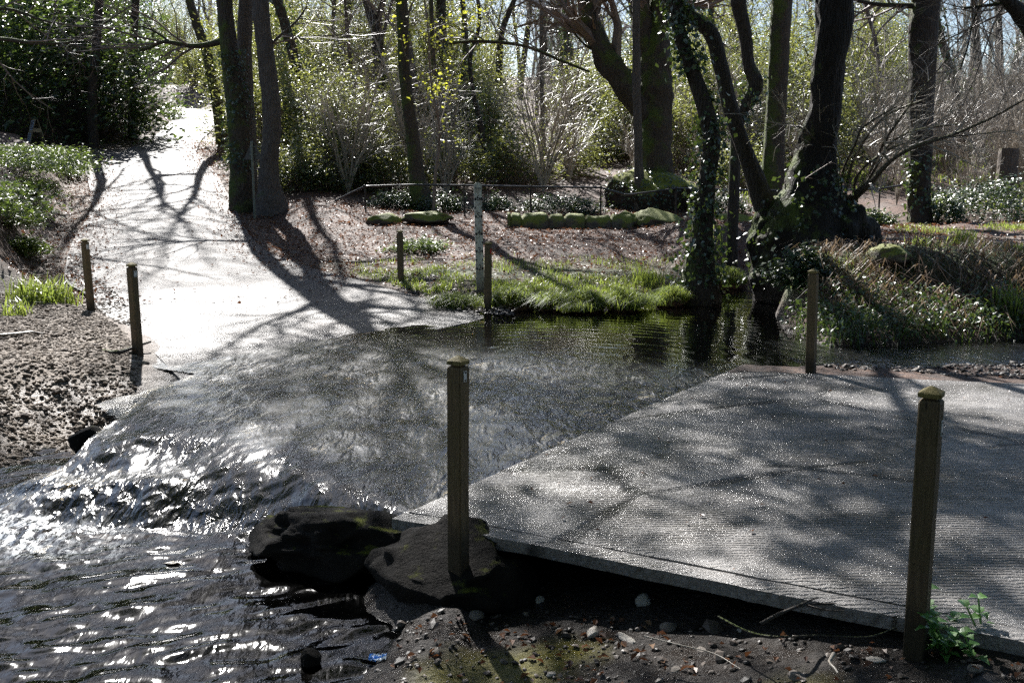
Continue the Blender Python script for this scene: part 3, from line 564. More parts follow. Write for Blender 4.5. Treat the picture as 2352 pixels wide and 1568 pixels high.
def free_tree(name, label, x, y, H, r0, mat, group, seed, lean=.04, ivy=0, cat='tree', crown=(11, 3.6), lo=.3):
    r = np.random.default_rng(2000 + seed); n = 9; d = np.array([0, 0, 1.]); d = unit(d + np.r_[r.normal(size=2) * lean, 0]); P = [np.array([0, 0, -.4])]; R = [r0 * 1.15]
    for i in range(n): d = unit(d + np.r_[r.normal(size=2) * .09, .06]); P.append(P[-1] + d * H / n); R.append(r0 * (1 - .8 * (i + 1) / n) + .015)
    root = empty(name, (x, y, gz(x, y)), label, cat, group, r.uniform(0, 6)); mb = MB(); C, rc, V, N = trunk_tube(mb, P, R, seed, k=10, step=.4, flare=.3)
    mb.obj('trunk', MT[mat], root, smooth=True); tw = MB(); q = np.linspace(int(len(C) * lo), len(C) - 1, 10).astype(int)
    A, AR = grow(C[q][None], rc[q][None], crown[0], crown[1], .8, .18, 6, .2, .5, 0, 1, r); tubes(tw, A, AR, 5); B, BR = grow(A, AR, 6, crown[1] * .5, .8, .08, 5, .22, .55, .2, 1, r); tubes(tw, B, BR, 3)
    D, DR = grow(B, BR, 6, crown[1] * .26, .8, .05, 4, .22, .6, .15, 1, r); tubes(tw, D, DR, 3); E, ER = grow(D, DR, 3, crown[1] * .15, .8, .0, 3, .2, .7, .2, 1, r); tubes(tw, E, ER, 3)
    tw.obj('crown', MT['twig_pale' if seed % 2 else 'twig'], root)
    if ivy:
        lv = MB(); V = V.reshape(-1, 3); N = N.reshape(-1, 3); ok = np.flatnonzero(V[:, 2] < H * .62); i = r.choice(ok, ivy)
        leaves(lv, V[i] + N[i] * r.gamma(1.6, .10, (ivy, 1)) + r.normal(size=(ivy, 3)) * .14, N[i] + r.normal(size=(ivy, 3)) * .6 + [0, 0, .4], r.uniform(.10, .18, ivy), .8, .2, r); lv.obj('ivy_leaves', MT['ivy'], root)
    return root
def leaf_cloud(r, n, size, clumps, shell=.65, spread=.22, low=0.0):
    """clump centres through an ellipsoid standing on the ground, then leaves round them"""
    d = unit(r.normal(size=(clumps, 3))); d[:, 2] = np.abs(d[:, 2]) * 1.0 - low; c = d * (shell + (1 - shell) * r.uniform(0, 1, (clumps, 1)) ** .7) * r.uniform(.35, 1, (clumps, 1)) ** .4 * np.asarray(size)
    i = r.integers(0, clumps, n); s = np.asarray(size) * spread * r.uniform(.5, 1.3, (clumps, 1)); return c, c[i] + r.normal(size=(n, 3)) * s[i], unit(c[i] / np.asarray(size))
def shrub(name, label, cat, group, base, size, n, leafsize, mat, seed, clumps=34, stem='twig', shell=.6, spread=.2, up=1.1, aspect=.5, stems=True, low=0.0, lift=.12):
    r = np.random.default_rng(3000 + seed); root = empty(name, base, label, cat, group); c, P, N = leaf_cloud(r, n, size, clumps, shell, spread, low); c[:, 2] += size[2] * lift; P[:, 2] += size[2] * lift; P = P[P[:, 2] > -.12]; n = len(P)
    lv = MB(); leaves(lv, P, r.normal(size=(n, 3)) * .42 + np.array([-.15, -.18, up]), r.uniform(.4, 1.45, n) * leafsize, aspect, .22, r)
    if stems:
        sb = MB(); T = len(c); f = np.linspace(0, 1, 5)[None, :, None]; b = np.c_[r.normal(size=(T, 2)) * np.asarray(size)[:2] * .12, np.full(T, -.2)]
        S = b[:, None] * (1 - f) + c[:, None] * f; S[:, 1:-1] += r.normal(size=(T, 3, 3)) * np.asarray(size) * .05; S[..., 2] += np.sin(f[..., 0] * math.pi) * size[2] * .1
        R = np.linspace(1, .3, 5)[None] * r.uniform(.012, .03, (T, 1)) * (size[2] / 2.5) ** .6; tubes(sb, S, R, 4); B, BR = grow(S, R, 5, size[2] * .28, .7, .1, 4, .2, .6, .35, 1, r); tubes(sb, B, BR, 3)
        sb.obj('stems', MT[stem], root)
    lv.obj('foliage', MT[mat], root); return root
def sapling(name, label, group, base, H, seed, n=9, mat='twig_pale', spread=.35):
    r = np.random.default_rng(4000 + seed); root = empty(name, base, label, 'shrub', group); tw = MB()
    P = np.zeros((1, 3, 3)); P[0, :, 2] = [-.15, 0, .1]; A, AR = grow(P, np.full((1, 3), .03 * H / 3), n, H, spread, .4, 8, .13, .8, .3, .9, r); tubes(tw, A, AR, 4)
    B, BR = grow(A, AR, 8, H * .36, .75, .1, 5, .22, .55, .2, 1, r); tubes(tw, B, BR, 3); D, DR = grow(B, BR, 6, H * .15, .75, .03, 4, .22, .65, .15, 1, r); tubes(tw, D, DR, 3)
    tw.obj('branches', MT[mat], root); return root
def dup(o, loc, rz, sc=1.0, label=None, group=None):
    c = o.copy(); COL.objects.link(c); c.location = tuple(loc); c.rotation_euler = (0, 0, rz); c.scale = (sc, sc, sc) if np.isscalar(sc) else sc
    if label: c["label"] = label
    if group: c["group"] = group
    for ch in o.children:
        d = ch.copy(); COL.objects.link(d); d.parent = c
    return c

# ------------------------------------------------------------------ trees one can tell apart
key_tree('roadside_tree', 'mossy ivy-footed tree beside the road with a bright green moss limb reaching left', [(560, 468, 66), (557, 400, 56), (553, 340, 52), (545, 250, 50), (532, 150, 42), (520, 60, 36), (515, -20, 34)], 30, 23, 'bark', seed=1, ivy=900, ivy_z=(1.2, 4.5),
         limbs=[[(515, 93, 16), (480, 102, 13), (440, 106, 11), (400, 99, 10), (370, 97, 9), (340, 112, 7), (312, 118, 4)], [(390, 97, 7), (365, 78, 5), (330, 62, 4), (292, 60, 3), (280, 40, 2)]], crown=(18, 7), tip=2800)
key_tree('roadside_tree', 'straight grey trunk fused behind the mossy roadside tree', [(572, 440, 40, .8), (570, 330, 38, .8), (565, 230, 36, .8), (562, 100, 34, .8), (566, -20, 32, .8)], 30, 21, 'bark_grey', seed=2, crown=(13, 6), tip=2000)
key_tree('roadside_tree', 'curving grey trunk with a dark hollow scar behind the triangular road sign', [(622, 470, 70), (619, 430, 52), (618, 385, 43), (624, 300, 41), (621, 220, 41), (611, 130, 38), (601, 50, 37), (596, -20, 36)], 29.5, 22, 'bark_grey', seed=3, flare=.6, crown=(16, 7.5),
         limbs=[[(606, 120, 8), (640, 85, 6), (680, 50, 5), (705, 15, 4)]], tip=2600)
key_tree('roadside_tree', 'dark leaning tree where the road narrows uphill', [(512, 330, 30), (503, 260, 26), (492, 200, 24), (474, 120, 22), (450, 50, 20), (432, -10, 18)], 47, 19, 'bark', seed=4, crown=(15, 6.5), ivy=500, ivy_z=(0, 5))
key_tree('bank_tree', 'slim moss-streaked trunk with a swept base behind the railing', [(964, 455, 52), (958, 410, 38), (953, 360, 33), (946, 300, 30), (938, 240, 28), (930, 170, 27), (926, 90, 26), (922, 0, 26), (921, -40, 25)], 31, 23, 'bark', seed=5, crown=(16, 7), flare=.3, tip=2600)
key_tree('bank_tree', 'thin straight pole-like tree hung with lime spring leaves', [(1006, 290, 12), (1000, 200, 12), (994, 120, 11), (991, 40, 10), (990, -20, 10)], 36, 20, 'bark', seed=6, crown=(14, 5), k=10, tip=3000)
key_tree('bank_tree', 'forked brown tree deep behind the holly thicket', [(868, 300, 27), (870, 200, 26), (868, 110, 25), (862, 60, 24), (845, 15, 18), (835, -20, 16)], 44, 15, 'bark_dark', seed=7, crown=(9, 4.5), limbs=[[(868, 75, 16), (872, 30, 14), (884, -10, 12)]])
key_tree('bank_tree', 'dark ivy-grown trunk among the lime spring leaves', [(1022, 260, 24), (1020, 150, 23), (1014, 60, 22), (1012, -20, 20)], 46, 15, 'bark_dark', seed=8, crown=(9, 4.5), ivy=900, ivy_z=(0, 9))
key_tree('bank_tree', 'reddish-brown snag trunk behind the holly thicket', [(1066, 340, 18), (1068, 260, 17), (1066, 180, 16), (1070, 100, 13), (1062, -10, 11)], 42, 13, 'bark', seed=9, crown=(8, 4))
key_tree('bank_tree', 'crooked dark tree directly behind the depth gauge', [(1106, 410, 16), (1108, 330, 15), (1098, 260, 13), (1086, 210, 11), (1080, 130, 10), (1100, 60, 8), (1096, -10, 8)], 38, 12, 'bark_dark', seed=10, crown=(9, 3.5), ivy=350, ivy_z=(0, 5), k=10)
key_tree('bank_tree', 'dark tree leaning right towards the sky gap', [(1142, 250, 16), (1146, 150, 15), (1152, 80, 14), (1168, 30, 12), (1188, -15, 11)], 45, 14, 'bark_dark', seed=11, crown=(9, 4.5))
key_tree('bank_tree', 'pale thin straight trunk alone in the bare twigs between gauge and pollard', [(1248, 370, 11), (1246, 280, 10), (1244, 180, 9), (1243, 80, 8), (1242, -10, 7)], 45, 14, 'bark_grey', seed=12, crown=(9, 4), k=10)
key_tree('pollard_tree', 'huge old pollard with swollen trunk and a limb sweeping left on the mossy mound', [(1503, 440, 104), (1503, 400, 84), (1506, 340, 74), (1508, 270, 72), (1508, 200, 74), (1507, 130, 66), (1513, 60, 40), (1512, 0, 34), (1511, -30, 32)], 31.5, 20, 'bark', seed=13, flare=.25, rough=.16, crown=(14, 7), k=30,
         limbs=[[(1490, 265, 56), (1452, 220, 58), (1424, 182, 56), (1394, 135, 52), (1372, 90, 46), (1352, 45, 43), (1346, 0, 42)], [(1352, 92, 22), (1344, 82, 14), (1340, 76, 5)], [(1497, 150, 40), (1482, 90, 36), (1478, 40, 34), (1476, -10, 32)],
                [(1515, 75, 26), (1530, 25, 24), (1560, 18, 22), (1575, 30, 18)], [(1450, 165, 9), (1400, 138, 6), (1340, 100, 5), (1300, 50, 4), (1256, 4, 4)], [(1354, 165, 5, -1), (1290, 140, 6, -1), (1200, 105, 7, -1), (1100, 95, 7, -1), (1030, 100, 6, -1)]], tip=1200)
key_tree('slender_tree', 'thin grey stem standing tight against the pollard trunk', [(1468, 425, 24), (1466, 350, 20), (1464, 260, 19), (1461, 190, 20), (1462, 140, 18), (1461, 70, 18), (1461, -20, 18)], 30.6, 16, 'bark_grey', seed=14, crown=(8, 3.5), k=12, flare=.2, tip=2000)
key_tree('stream_tree', 'ivy-clad tree rooted in the stream bank beside the dark stool', [(1604, 680, 96), (1606, 620, 72), (1610, 560, 56), (1617, 480, 45), (1626, 400, 38), (1634, 320, 40), (1620, 250, 36), (1602, 195, 34), (1580, 135, 30), (1560, 70, 30), (1548, -20, 28)], 18, 13, 'bark_dark', seed=15, ivy=1900, ivy_z=(.3, 6), flare=.5, crown=(11, 4.5), tip=2500)
key_tree('stream_tree', 'dark trunk leaning left out of the stool and crossing the ivy-clad tree', [(1800, 640, 70), (1775, 540, 56), (1745, 440, 46), (1712, 350, 36), (1680, 255, 34), (1658, 165, 33), (1636, 85, 33), (1604, 50, 30), (1570, 28, 28), (1530, -15, 26)], 18.6, 14, 'bark_dark', seed=16, ivy=500, ivy_z=(5, 8), flare=.1, crown=(12, 5), tip=3000)
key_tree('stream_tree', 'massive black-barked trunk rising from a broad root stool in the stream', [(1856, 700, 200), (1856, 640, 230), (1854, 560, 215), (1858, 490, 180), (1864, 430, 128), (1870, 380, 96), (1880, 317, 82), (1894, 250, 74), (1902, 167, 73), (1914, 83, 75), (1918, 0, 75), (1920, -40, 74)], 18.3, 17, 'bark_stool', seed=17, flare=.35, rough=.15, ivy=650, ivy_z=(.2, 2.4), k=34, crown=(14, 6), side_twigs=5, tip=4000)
key_tree('bent_tree', 'black elbowed trunk with a knob behind the crossing trunks', [(1690, 330, 26), (1701, 273, 25), (1714, 238, 28), (1735, 195, 36), (1720, 150, 27), (1712, 83, 29), (1699, 20, 33), (1694, -20, 33)], 22, 11, 'bark_dark', seed=18, crown=(8, 4), ivy=250, ivy_z=(3.5, 6))
key_tree('straight_tree', 'clean straight brown trunk between the crossing trunks and the black stool trunk', [(1775, 425, 54), (1778, 340, 47), (1784, 240, 45), (1790, 110, 45), (1797, 0, 46), (1799, -30, 46)], 30, 23, 'bark', seed=19, crown=(12, 6), flare=.2, rough=.06, tip=700)
key_tree('straight_tree', 'tall dark trunk with an ivy foot standing alone at the end of the railing', [(2112, 513, 58), (2111, 467, 49), (2114, 383, 50), (2115, 300, 53), (2117, 200, 57), (2122, 67, 62), (2127, 0, 61), (2128, -30, 60)], 27, 20, 'bark_dark', seed=20, crown=(14, 6), ivy=500, ivy_z=(.3, 1.8), flare=.2, side_twigs=4,
         limbs=[[(2100, 14, 13), (2060, 13, 11), (2010, 10, 9), (1970, 2, 8)]], tip=1500)
key_tree('overhanging_tree', 'dark trunk leaning in over the clearing at the top right', [(2475, 330, 60), (2430, 190, 50), (2385, 90, 44), (2350, 40, 38), (2318, 6, 30), (2300, -20, 26)], 16, 9, 'bark_dark', seed=21, crown=(10, 4), limbs=[[(2352, 30, 12), (2310, 10, 9), (2260, 14, 7), (2215, 20, 5)], [(2250, 15, 5), (2232, 60, 4), (2222, 110, 4), (2205, 160, 3)]])
st_ = [o for o in COL.objects if o.name.startswith('stream_tree') and 'massive' in o.get('label', '')][0]; mb = MB(); c_ = W(1862, 590, 18.5); rock_mesh(mb, c_, (1.15, .8, 1.2), 55, .3, ICO4); rock_mesh(mb, W(1785, 610, 18.6), (.6, .6, .8), 57, .3, ICO4); rock_mesh(mb, W(1945, 640, 18.3), (.75, .6, .8), 58, .3, ICO4); at_base(mb.obj('root_stool', MT['bark_stool'], st_, smooth=True), st_.location)
key_tree('hedge_tree', 'bare tree at the left edge sending thin mossy branches over the laurel', [(-150, 300, 34), (-140, 150, 30), (-120, 20, 28), (-115, -30, 27)], 33, 16, 'bark', seed=22, crown=(15, 7), limbs=[[(-130, 120, 12), (-20, 90, 9), (90, 100, 7), (180, 92, 5), (260, 40, 4), (330, -5, 3)], [(-128, 60, 10), (0, 20, 7), (110, 50, 5), (200, 60, 3)]])
key_tree('hedge_tree', 'bare tree rising from the hedge bank just outside the left edge', [(-220, 380, 36), (-215, 200, 32), (-200, 20, 30), (-195, -30, 29)], 38, 17, 'bark_grey', seed=23, crown=(15, 7), tip=900)
key_tree('lane_tree', 'bare tree standing among the dark laurels left of the lane', [(305, 300, 20), (300, 200, 18), (306, 100, 17), (312, 0, 16), (314, -20, 16)], 49, 20, 'bark_dark', seed=24, crown=(16, 7)); key_tree('lane_tree', 'bare dark trunk deep inside the laurels above the sandwich board', [(215, 330, 22), (212, 200, 20), (222, 100, 19), (228, 0, 18), (230, -20, 18)], 44, 19, 'bark_dark', seed=25, crown=(16, 7))
# lime spring leaves hanging in front of the thicket
r = np.random.default_rng(77); sg = W(992, 200, 30); root = empty('young_sycamore', (sg[0], 30.0, gz(sg[0], 30.0)), 'slender sapling in bright lime spring leaf behind the railing', 'tree'); base = np.array(root.location)
br, lv = MB(), MB(); stem = np.array([[base[0], 30, base[2] - .2]] + [list(W(x, y, 30)) for x, y in ((1000, 400), (1010, 300), (990, 190), (985, 90), (975, 0), (965, -80))]); sr = np.linspace(.05, .015, len(stem))
tubes(br, catmull(stem, 20), np.interp(np.arange(20), [0, 19], [.05, .012]), 6); c = catmull(stem, 20)[None]; A, AR = grow(c, np.linspace(.05, .012, 20)[None], 22, 2.0, 1.05, .15, 6, .18, .5, .25, 1, r); tubes(br, A, AR, 4)
B, BR = grow(A, AR, 4, .8, .8, .05, 4, .2, .6, .3, 1, r); tubes(br, B, BR, 3); tips = np.concatenate([B[:, -1], B[:, 2], A[:, -1]]); i = r.integers(0, len(tips), 720)
leaves(lv, tips[i] + r.normal(size=(720, 3)) * [.12, .12, .09], r.normal(size=(720, 3)) * .5 + [0, -.3, .8], r.uniform(.07, .14, 720), .75, .25, r)
at_base(br.obj('branches', MT['twig'], root), base); at_base(lv.obj('spring_leaves', MT['spring'], root), base)
# bare mossy shrub arching right from the stool
r = np.random.default_rng(78); b0 = W(1930, 500, 18.6); root = empty('arching_shrub', (b0[0], 18.6, gz(b0[0], 18.6)), 'bare shrub with a mossy foot and pale branches arching right from the root stool', 'shrub'); base = np.array(root.location); mb, tw = MB(), MB()
arms = [[(1925, 530, 24), (1945, 470, 24), (1975, 440, 20), (2003, 416, 14), (2040, 375, 8), (2085, 345, 7), (2140, 325, 6), (2200, 305, 5), (2280, 270, 4), (2360, 225, 3)], [(1990, 428, 9), (2005, 380, 7), (2030, 330, 6), (2055, 290, 5), (2110, 215, 4), (2180, 130, 2)], [(1985, 430, 8), (2020, 370, 6), (2045, 330, 5), (2100, 300, 4), (2200, 285, 3)],
        [(1935, 500, 9), (1950, 400, 7), (1975, 340, 6), (2030, 270, 4), (2120, 230, 3)], [(1930, 500, 8), (1935, 400, 6), (1965, 330, 5), (1985, 290, 4), (2060, 245, 3)], [(1955, 460, 7), (1980, 390, 5), (2075, 330, 4), (2230, 310, 3), (2330, 300, 2)], [(1940, 480, 8), (1905, 380, 5), (1880, 330, 4), (1830, 290, 3), (1740, 280, 2)]]
LP = []
for q, a in enumerate(arms):
    lp = np.array([W(x, y, 18.6 - .35 * k + .2 * math.sin(q * 2 + k)) for k, (x, y, w) in enumerate(a)]); lr = np.array([px_size(w, 18) / 2 for x, y, w in a]); c2, r2, _, _ = trunk_tube(mb if q == 0 else mb, lp, lr, 600 + q, k=7, step=.12); LP.append((c2, r2))
A = catmull_batch([c for c, _ in LP], 9); AR = np.stack([rr[np.linspace(0, len(rr) - 1, 9).astype(int)] for _, rr in LP]); B, BR = grow(A, AR, 11, 1.3, .7, .06, 6, .16, .55, .3, 1, r); tubes(tw, B, BR, 4); D, DR = grow(B, BR, 7, .5, .7, .0, 4, .2, .6, .15, 1, r); tubes(tw, D, DR, 3)
at_base(mb.obj('main_branches', MT['bark_grey'], root, smooth=True), base); at_base(tw.obj('twigs', MT['twig_pale'], root), base)

# ------------------------------------------------------------------ hedge, thickets and far wood
lb = [((-13.6, 27.5), (2.6, 3.4, .62), 6500, 'big sunlit bramble bush on the hedge bank next to the road'), ((-10.6, 20.5), (1.5, 2.2, .8), 4200, 'low leafy bush on the hedge bank just above the grass tuft'), ((-12.6, 22.5), (1.5, 1.8, 1.0), 4200, 'glossy bush at the left edge, in front of the sandwich board'), ((-15.2, 32.5), (2.3, 2.6, .5), 4500, 'farthest bramble bush on the hedge bank where the lane joins')]
for i, (p, sz, n, lab) in enumerate(lb): shrub('bramble_bush', lab, 'bush', 'bushes on the roadside hedge bank', (p[0], p[1], gz(*p) - .1), sz, n, .11, 'bush', 20 + i, 60, low=.1, spread=.17)
for i, (px, py, sz, lab) in enumerate([(70, 440, (1.0, 1.0, .55), 'olive bush halfway down the hedge bank'), (15, 505, (.8, .8, .5), 'yellow-green bush at the left edge of the hedge bank'), (125, 395, (1.1, 1.2, .55), 'bush at the road corner of the hedge bank'), (45, 575, (.7, .7, .35), 'lowest mossy bush on the hedge bank above the grass tuft')]):
    p = GP(px, py); shrub('bramble_bush', lab, 'bush', 'bushes on the roadside hedge bank', (p[0], p[1], p[2] - .1), sz, 3200, .09, 'bush', 35 + i, 44, low=.1, spread=.18)
lm = [((200, 330), 54, (4, 5, 6.5), 'dark laurel overhanging the hedge bank beside the narrow lane'), ((190, 330), 47, (4.5, 4.5, 6.0), 'dense dark laurel behind the sandwich board'), ((60, 320), 50, (5.5, 5, 8.0), 'black-shaded laurel thicket at the far left edge'), ((-60, 330), 42, (4, 4, 7.5), 'tall laurel reaching in from the left edge above the bramble bush'),
      ((130, 250), 62, (6, 6, 10), 'tall evergreen rising behind the dark laurels'), ((250, 230), 76, (4.5, 6, 9), 'grey-green evergreen beyond the laurels on the left of the lane'), ((20, 240), 66, (6, 6, 12), 'tallest evergreen in the top left corner')]
for i, ((px, py), Yd, sz, lab) in enumerate(lm):
    p = W(px, py, Yd); shrub('laurel', lab, 'evergreen', 'evergreens left of the lane', (p[0], Yd, gz(p[0], Yd)), sz, 7500, .30, 'laurel', 40 + i, 60, 'bark_dark', shell=.6, spread=.15, low=.05, lift=.18)
shrub('ivy_bank', 'bright mossy ivy-covered hump at the lane side where it bends', 'bank', None, (*W(388, 262, 72)[:2], W(388, 285, 72)[2] - .6), (1.3, 3.5, 2.3), 3500, .17, 'bush', 60, 50, spread=.14, stems=False, low=.1)
shrub('ivy_bank', 'dark ivy-covered bank along the lane below the laurels', 'bank', None, (*W(330, 300, 58)[:2], W(330, 320, 58)[2] - .4), (2.0, 6, 1.8), 4500, .16, 'ivy', 61, 70, spread=.14, stems=False, low=.1)
hv = []
vs = [((1.5, 1.5, 2.6), 3600), ((2.0, 1.9, 3.6), 6000), ((1.4, 1.4, 1.7), 3000), ((2.6, 2.5, 5.6), 9000), ((2.8, 2.8, 9.0), 12000)]
spots = []; r = np.random.default_rng(5)
def clear(x, y, m): return float(poly_sd(np.array([x]), np.array([y]), ROAD)[0]) > m
for px, Yd, v in ((690, 33, 2), (760, 35, 1), (820, 37, 1), (900, 40, 1), (870, 35, 2), (980, 39, 2), (1040, 36, 2), (1120, 40, 1), (1180, 37, 2), (1310, 39, 2), (1360, 43, 2), (680, 50, 3), (1060, 48, 3), (930, 52, 3), (1380, 52, 1),
                  (1440, 44, 1), (1560, 40, 1), (1590, 46, 3), (1650, 43, 3), (1690, 36, 2), (1730, 48, 3), (1830, 46, 3), (1960, 50, 3), (2030, 52, 3), (1980, 44, 1), (2050, 42, 2), (1870, 39, 1), (630, 38, 1), (600, 46, 3), (575, 60, 3), (640, 66, 3), (770, 62, 3), (860, 66, 3), (990, 68, 3), (1430, 66, 3), (1540, 62, 3), (1680, 64, 3), (1800, 60, 3), (1900, 66, 3), (2020, 70, 3), (410, 120, 3), (470, 125, 3), (380, 118, 3), (690, 56, 4), (640, 62, 4), (840, 60, 4), (900, 70, 4), (1000, 62, 4), (580, 78, 4), (1100, 64, 4), (1950, 60, 4), (2000, 72, 4), (1690, 58, 4), (960, 44, 3), (1090, 43, 3), (1330, 47, 1), (745, 38, 1), (1000, 47, 4), (860, 52, 4), (1500, 52, 3), (730, 80, 4), (1600, 75, 4), (430, 112, 4), (395, 122, 4)):
    x = (px - CX) / F_PX * (Yd * CP + 0) * 1.0; hv.append((x, Yd, v))
for q in range(5): hv.append((LR[4][0] - 3 + q * 1.8, LL[5][1] + 1 + q * .6, 2 if q % 2 else 1))
protos = {}; HL = 'glossy dark green holly bush glinting in the understory behind the railing'
for i, (x, y, v) in enumerate(hv):
    if not clear(x, y, .8): x += 1.6
    z = gz(x, y) - .1; sc = r.uniform(.85, 1.2)
    if v not in protos: protos[v] = shrub('holly_bush', HL, 'bush', 'holly bushes of the understory', (x, y, z), vs[v][0], vs[v][1], .13 if y < 60 else .16, 'holly', 80 + v, 46, low=.1, spread=.19, up=1.1)
    else: dup(protos[v], (x, y, z), r.uniform(0, 6.28), sc)
# low ivy along and behind the railing
iv = [(1285, 500, 30.3, (1.45, .8, .62), 'long dark ivy clump under the railing right of the depth gauge'), (1010, 505, 30.5, (.9, .7, .6), 'dark ivy clump at the foot of the swept mossy trunk'), (905, 505, 31, (.8, .7, .5), 'dark ivy clump near the left end of the railing'), (1140, 500, 31, (.7, .6, .5), 'small ivy clump behind the depth gauge'), (1660, 505, 30, (.9, .7, .7), 'ivy clump under the railing between the stream trees'),
      (2270, 510, 27.5, (1.75, 1.3, 1.2), 'black ivy heap right of the lone dark trunk'), (2170, 512, 27, (.65, .8, .85), 'small ivy mass against the lone dark trunk'), (700, 470, 33, (1.3, 1, .9), 'ivy mass behind the roots of the curving grey trunk'), (960, 560, 23, (.8, .8, .32), 'sprawling bramble patch behind the wooden posts'), (1990, 470, 24.5, (.8, .8, .5), 'leafy green clump below the railing end'), (1835, 690, 15.6, (.55, .45, .55), 'dark leafy ivy clump at the water edge behind the lone post')]
for i, (px, py, Yd, sz, lab) in enumerate(iv):
    p = W(px, py, Yd); shrub('ivy_clump' if 'bramble' not in lab else 'bramble_patch', lab, 'ivy' if 'bramble' not in lab else 'bramble', None, (p[0], Yd, gz(p[0], Yd) - .05), sz, int(1500 + 1400 * sz[0] * sz[2]), .10, 'bush' if 'bramble' in lab or 'green' in lab else 'ivy', 120 + i, 40, spread=.17, low=.1, stems=i in (7, 8))
# saplings and bare thickets
r = np.random.default_rng(6); SL = 'bare pale-twigged sapling of the thicket behind the railing'; sp_ = []
for v in range(4): sp_.append(sapling('sapling', SL, 'bare saplings of the understory', (0, 0, 0), (2.6, 3.4, 4.2, 5.2)[v], v, 8 + v))
first = [True] * 4; cnt = 0
while cnt < 146:
    Yd = r.uniform(32, 75) if cnt < 100 else r.uniform(30, 50); px = r.uniform(640, 2500) if cnt < 100 else r.uniform(2000, 2480); x = (px - CX) / F_PX * Yd; v = cnt % 4
    if not clear(x, Yd, 1.5) or (abs(px - 1500) < 90 and Yd < 36): continue
    loc = (x, Yd, gz(x, Yd)); cnt += 1
    if first[v]: sp_[v].location = loc; first[v] = False
    else: dup(sp_[v], loc, r.uniform(0, 6.28), r.uniform(.8, 1.25))
TL = 'bare grey-brown tree standing deep in the wood behind the thicket'; fv = []; r = np.random.default_rng(8)
for v in range(6): fv.append(free_tree('woodland_tree', TL, 0, 60, (14, 17, 12, 16, 11, 18)[v], (.17, .24, .13, .2, .11, .26)[v], ('bark_grey', 'bark', 'bark_dark', 'bark', 'bark_grey', 'bark_dark')[v], 'bare trees deep in the wood', v, ivy=(0, 900, 0, 700, 0, 0)[v]))
first = [True] * 6; cnt = 0
while cnt < 84:
    Yd = 40 + 85 * r.uniform(0, 1) ** .9; px = r.uniform(-250, 2100) if cnt > 12 else r.uniform(2100, 2600); x = (px - CX) / F_PX * Yd; v = cnt % 6
    if not clear(x, Yd, 2.0) or (px < 330 and Yd < 70) or (Yd < 52 and (abs(px - 1245) < 60 or abs(px - 1500) < 70)): continue
    loc = (x, Yd, gz(x, Yd)); cnt += 1
    if first[v]: fv[v].location = loc; first[v] = False
    else: dup(fv[v], loc, r.uniform(0, 6.28), r.uniform(.8, 1.15))
# the far wood closes the view as one mass
r = np.random.default_rng(9); n = 150; fx = r.uniform(-95, 110, n); fy = r.uniform(118, 165, n); fz = ground_z(fx, fy); H = r.uniform(11, 18, n); fw = MB()
P = np.stack([np.c_[fx, fy, fz - .3], np.c_[fx + r.normal(size=n) * .4, fy, fz + H * .35], np.c_[fx + r.normal(size=n) * .8, fy, fz + H * .7], np.c_[fx + r.normal(size=n), fy, fz + H]], 1); R = np.array([.2, .15, .09, .03])[None] * r.uniform(.7, 1.4, (n, 1)); tubes(fw, P, R, 5)
A, AR = grow(P, R, 12, 5, .8, .15, 5, .2, .5, .15, 1, r); tubes(fw, A, AR, 3); B, BR = grow(A, AR, 6, 2.6, .8, .08, 4, .2, .6, .2, 1, r); tubes(fw, B, BR, 3); D, DR = grow(B, BR, 3, 1.4, .8, .03, 3, .2, .7, .2, 1, r); tubes(fw, D, np.maximum(DR, .008), 3)
tag(fw.obj('far_woodland', MT['twig_pale']), 'hazy mass of bare trees closing the view on the far slope', 'woodland', kind='stuff')

# ------------------------------------------------------------------ ground cover
def scatter(n, poly=None, box_=None, r=None, keep=None):
    r = r or rng; out = []
    if poly is not None: lo, hi = poly.min(0), poly.max(0)
    else: lo, hi = np.array(box_[:2]), np.array(box_[2:])
    tot = 0
    while tot < n:
        p = lo + (hi - lo) * r.uniform(0, 1, (n, 2)); ok = np.ones(n, bool)
        if poly is not None: ok &= poly_sd(p[:, 0], p[:, 1], poly) < 0
        if keep is not None: ok &= keep(p[:, 0], p[:, 1], r)
        out.append(p[ok]); tot += ok.sum()
    p = np.concatenate(out)[:n]; return p[:, 0], p[:, 1], ground_z(p[:, 0], p[:, 1])
def dry(x, y): return ground_z(x, y) > -.02
r = np.random.default_rng(11); mb = MB()
x, y, z = scatter(15000, box_=(-9, 17.5, 9, 31), r=r, keep=lambda a, b, q: (poly_sd(a, b, ROAD) > -.25) & dry(a, b) & (q.uniform(0, 1, len(a)) < np.clip(.25 + .16 * (b - 17.5), .1, 1))); leaves(mb, np.c_[x, y, z + r.uniform(.01, .04, len(x))], r.normal(size=(len(x), 3)) * .35 + [0, 0, 1], r.uniform(.05, .10, len(x)), .6, .3, r)
x, y, z = scatter(10000, box_=(-17, 17, -3, 48), r=r, keep=lambda a, b, q: (poly_sd(a, b, ROAD) < 1.05) & (q.uniform(0, 1, len(a)) < np.clip(.9 + .75 * poly_sd(a, b, ROAD), .03, .85))); leaves(mb, np.c_[x, y, np.maximum(z, zr(y) * (poly_sd(x, y, ROAD) < 0)) + r.uniform(.015, .04, len(x))], r.normal(size=(len(x), 3)) * .35 + [0, 0, 1], r.uniform(.05, .09, len(x)), .6, .3, r)
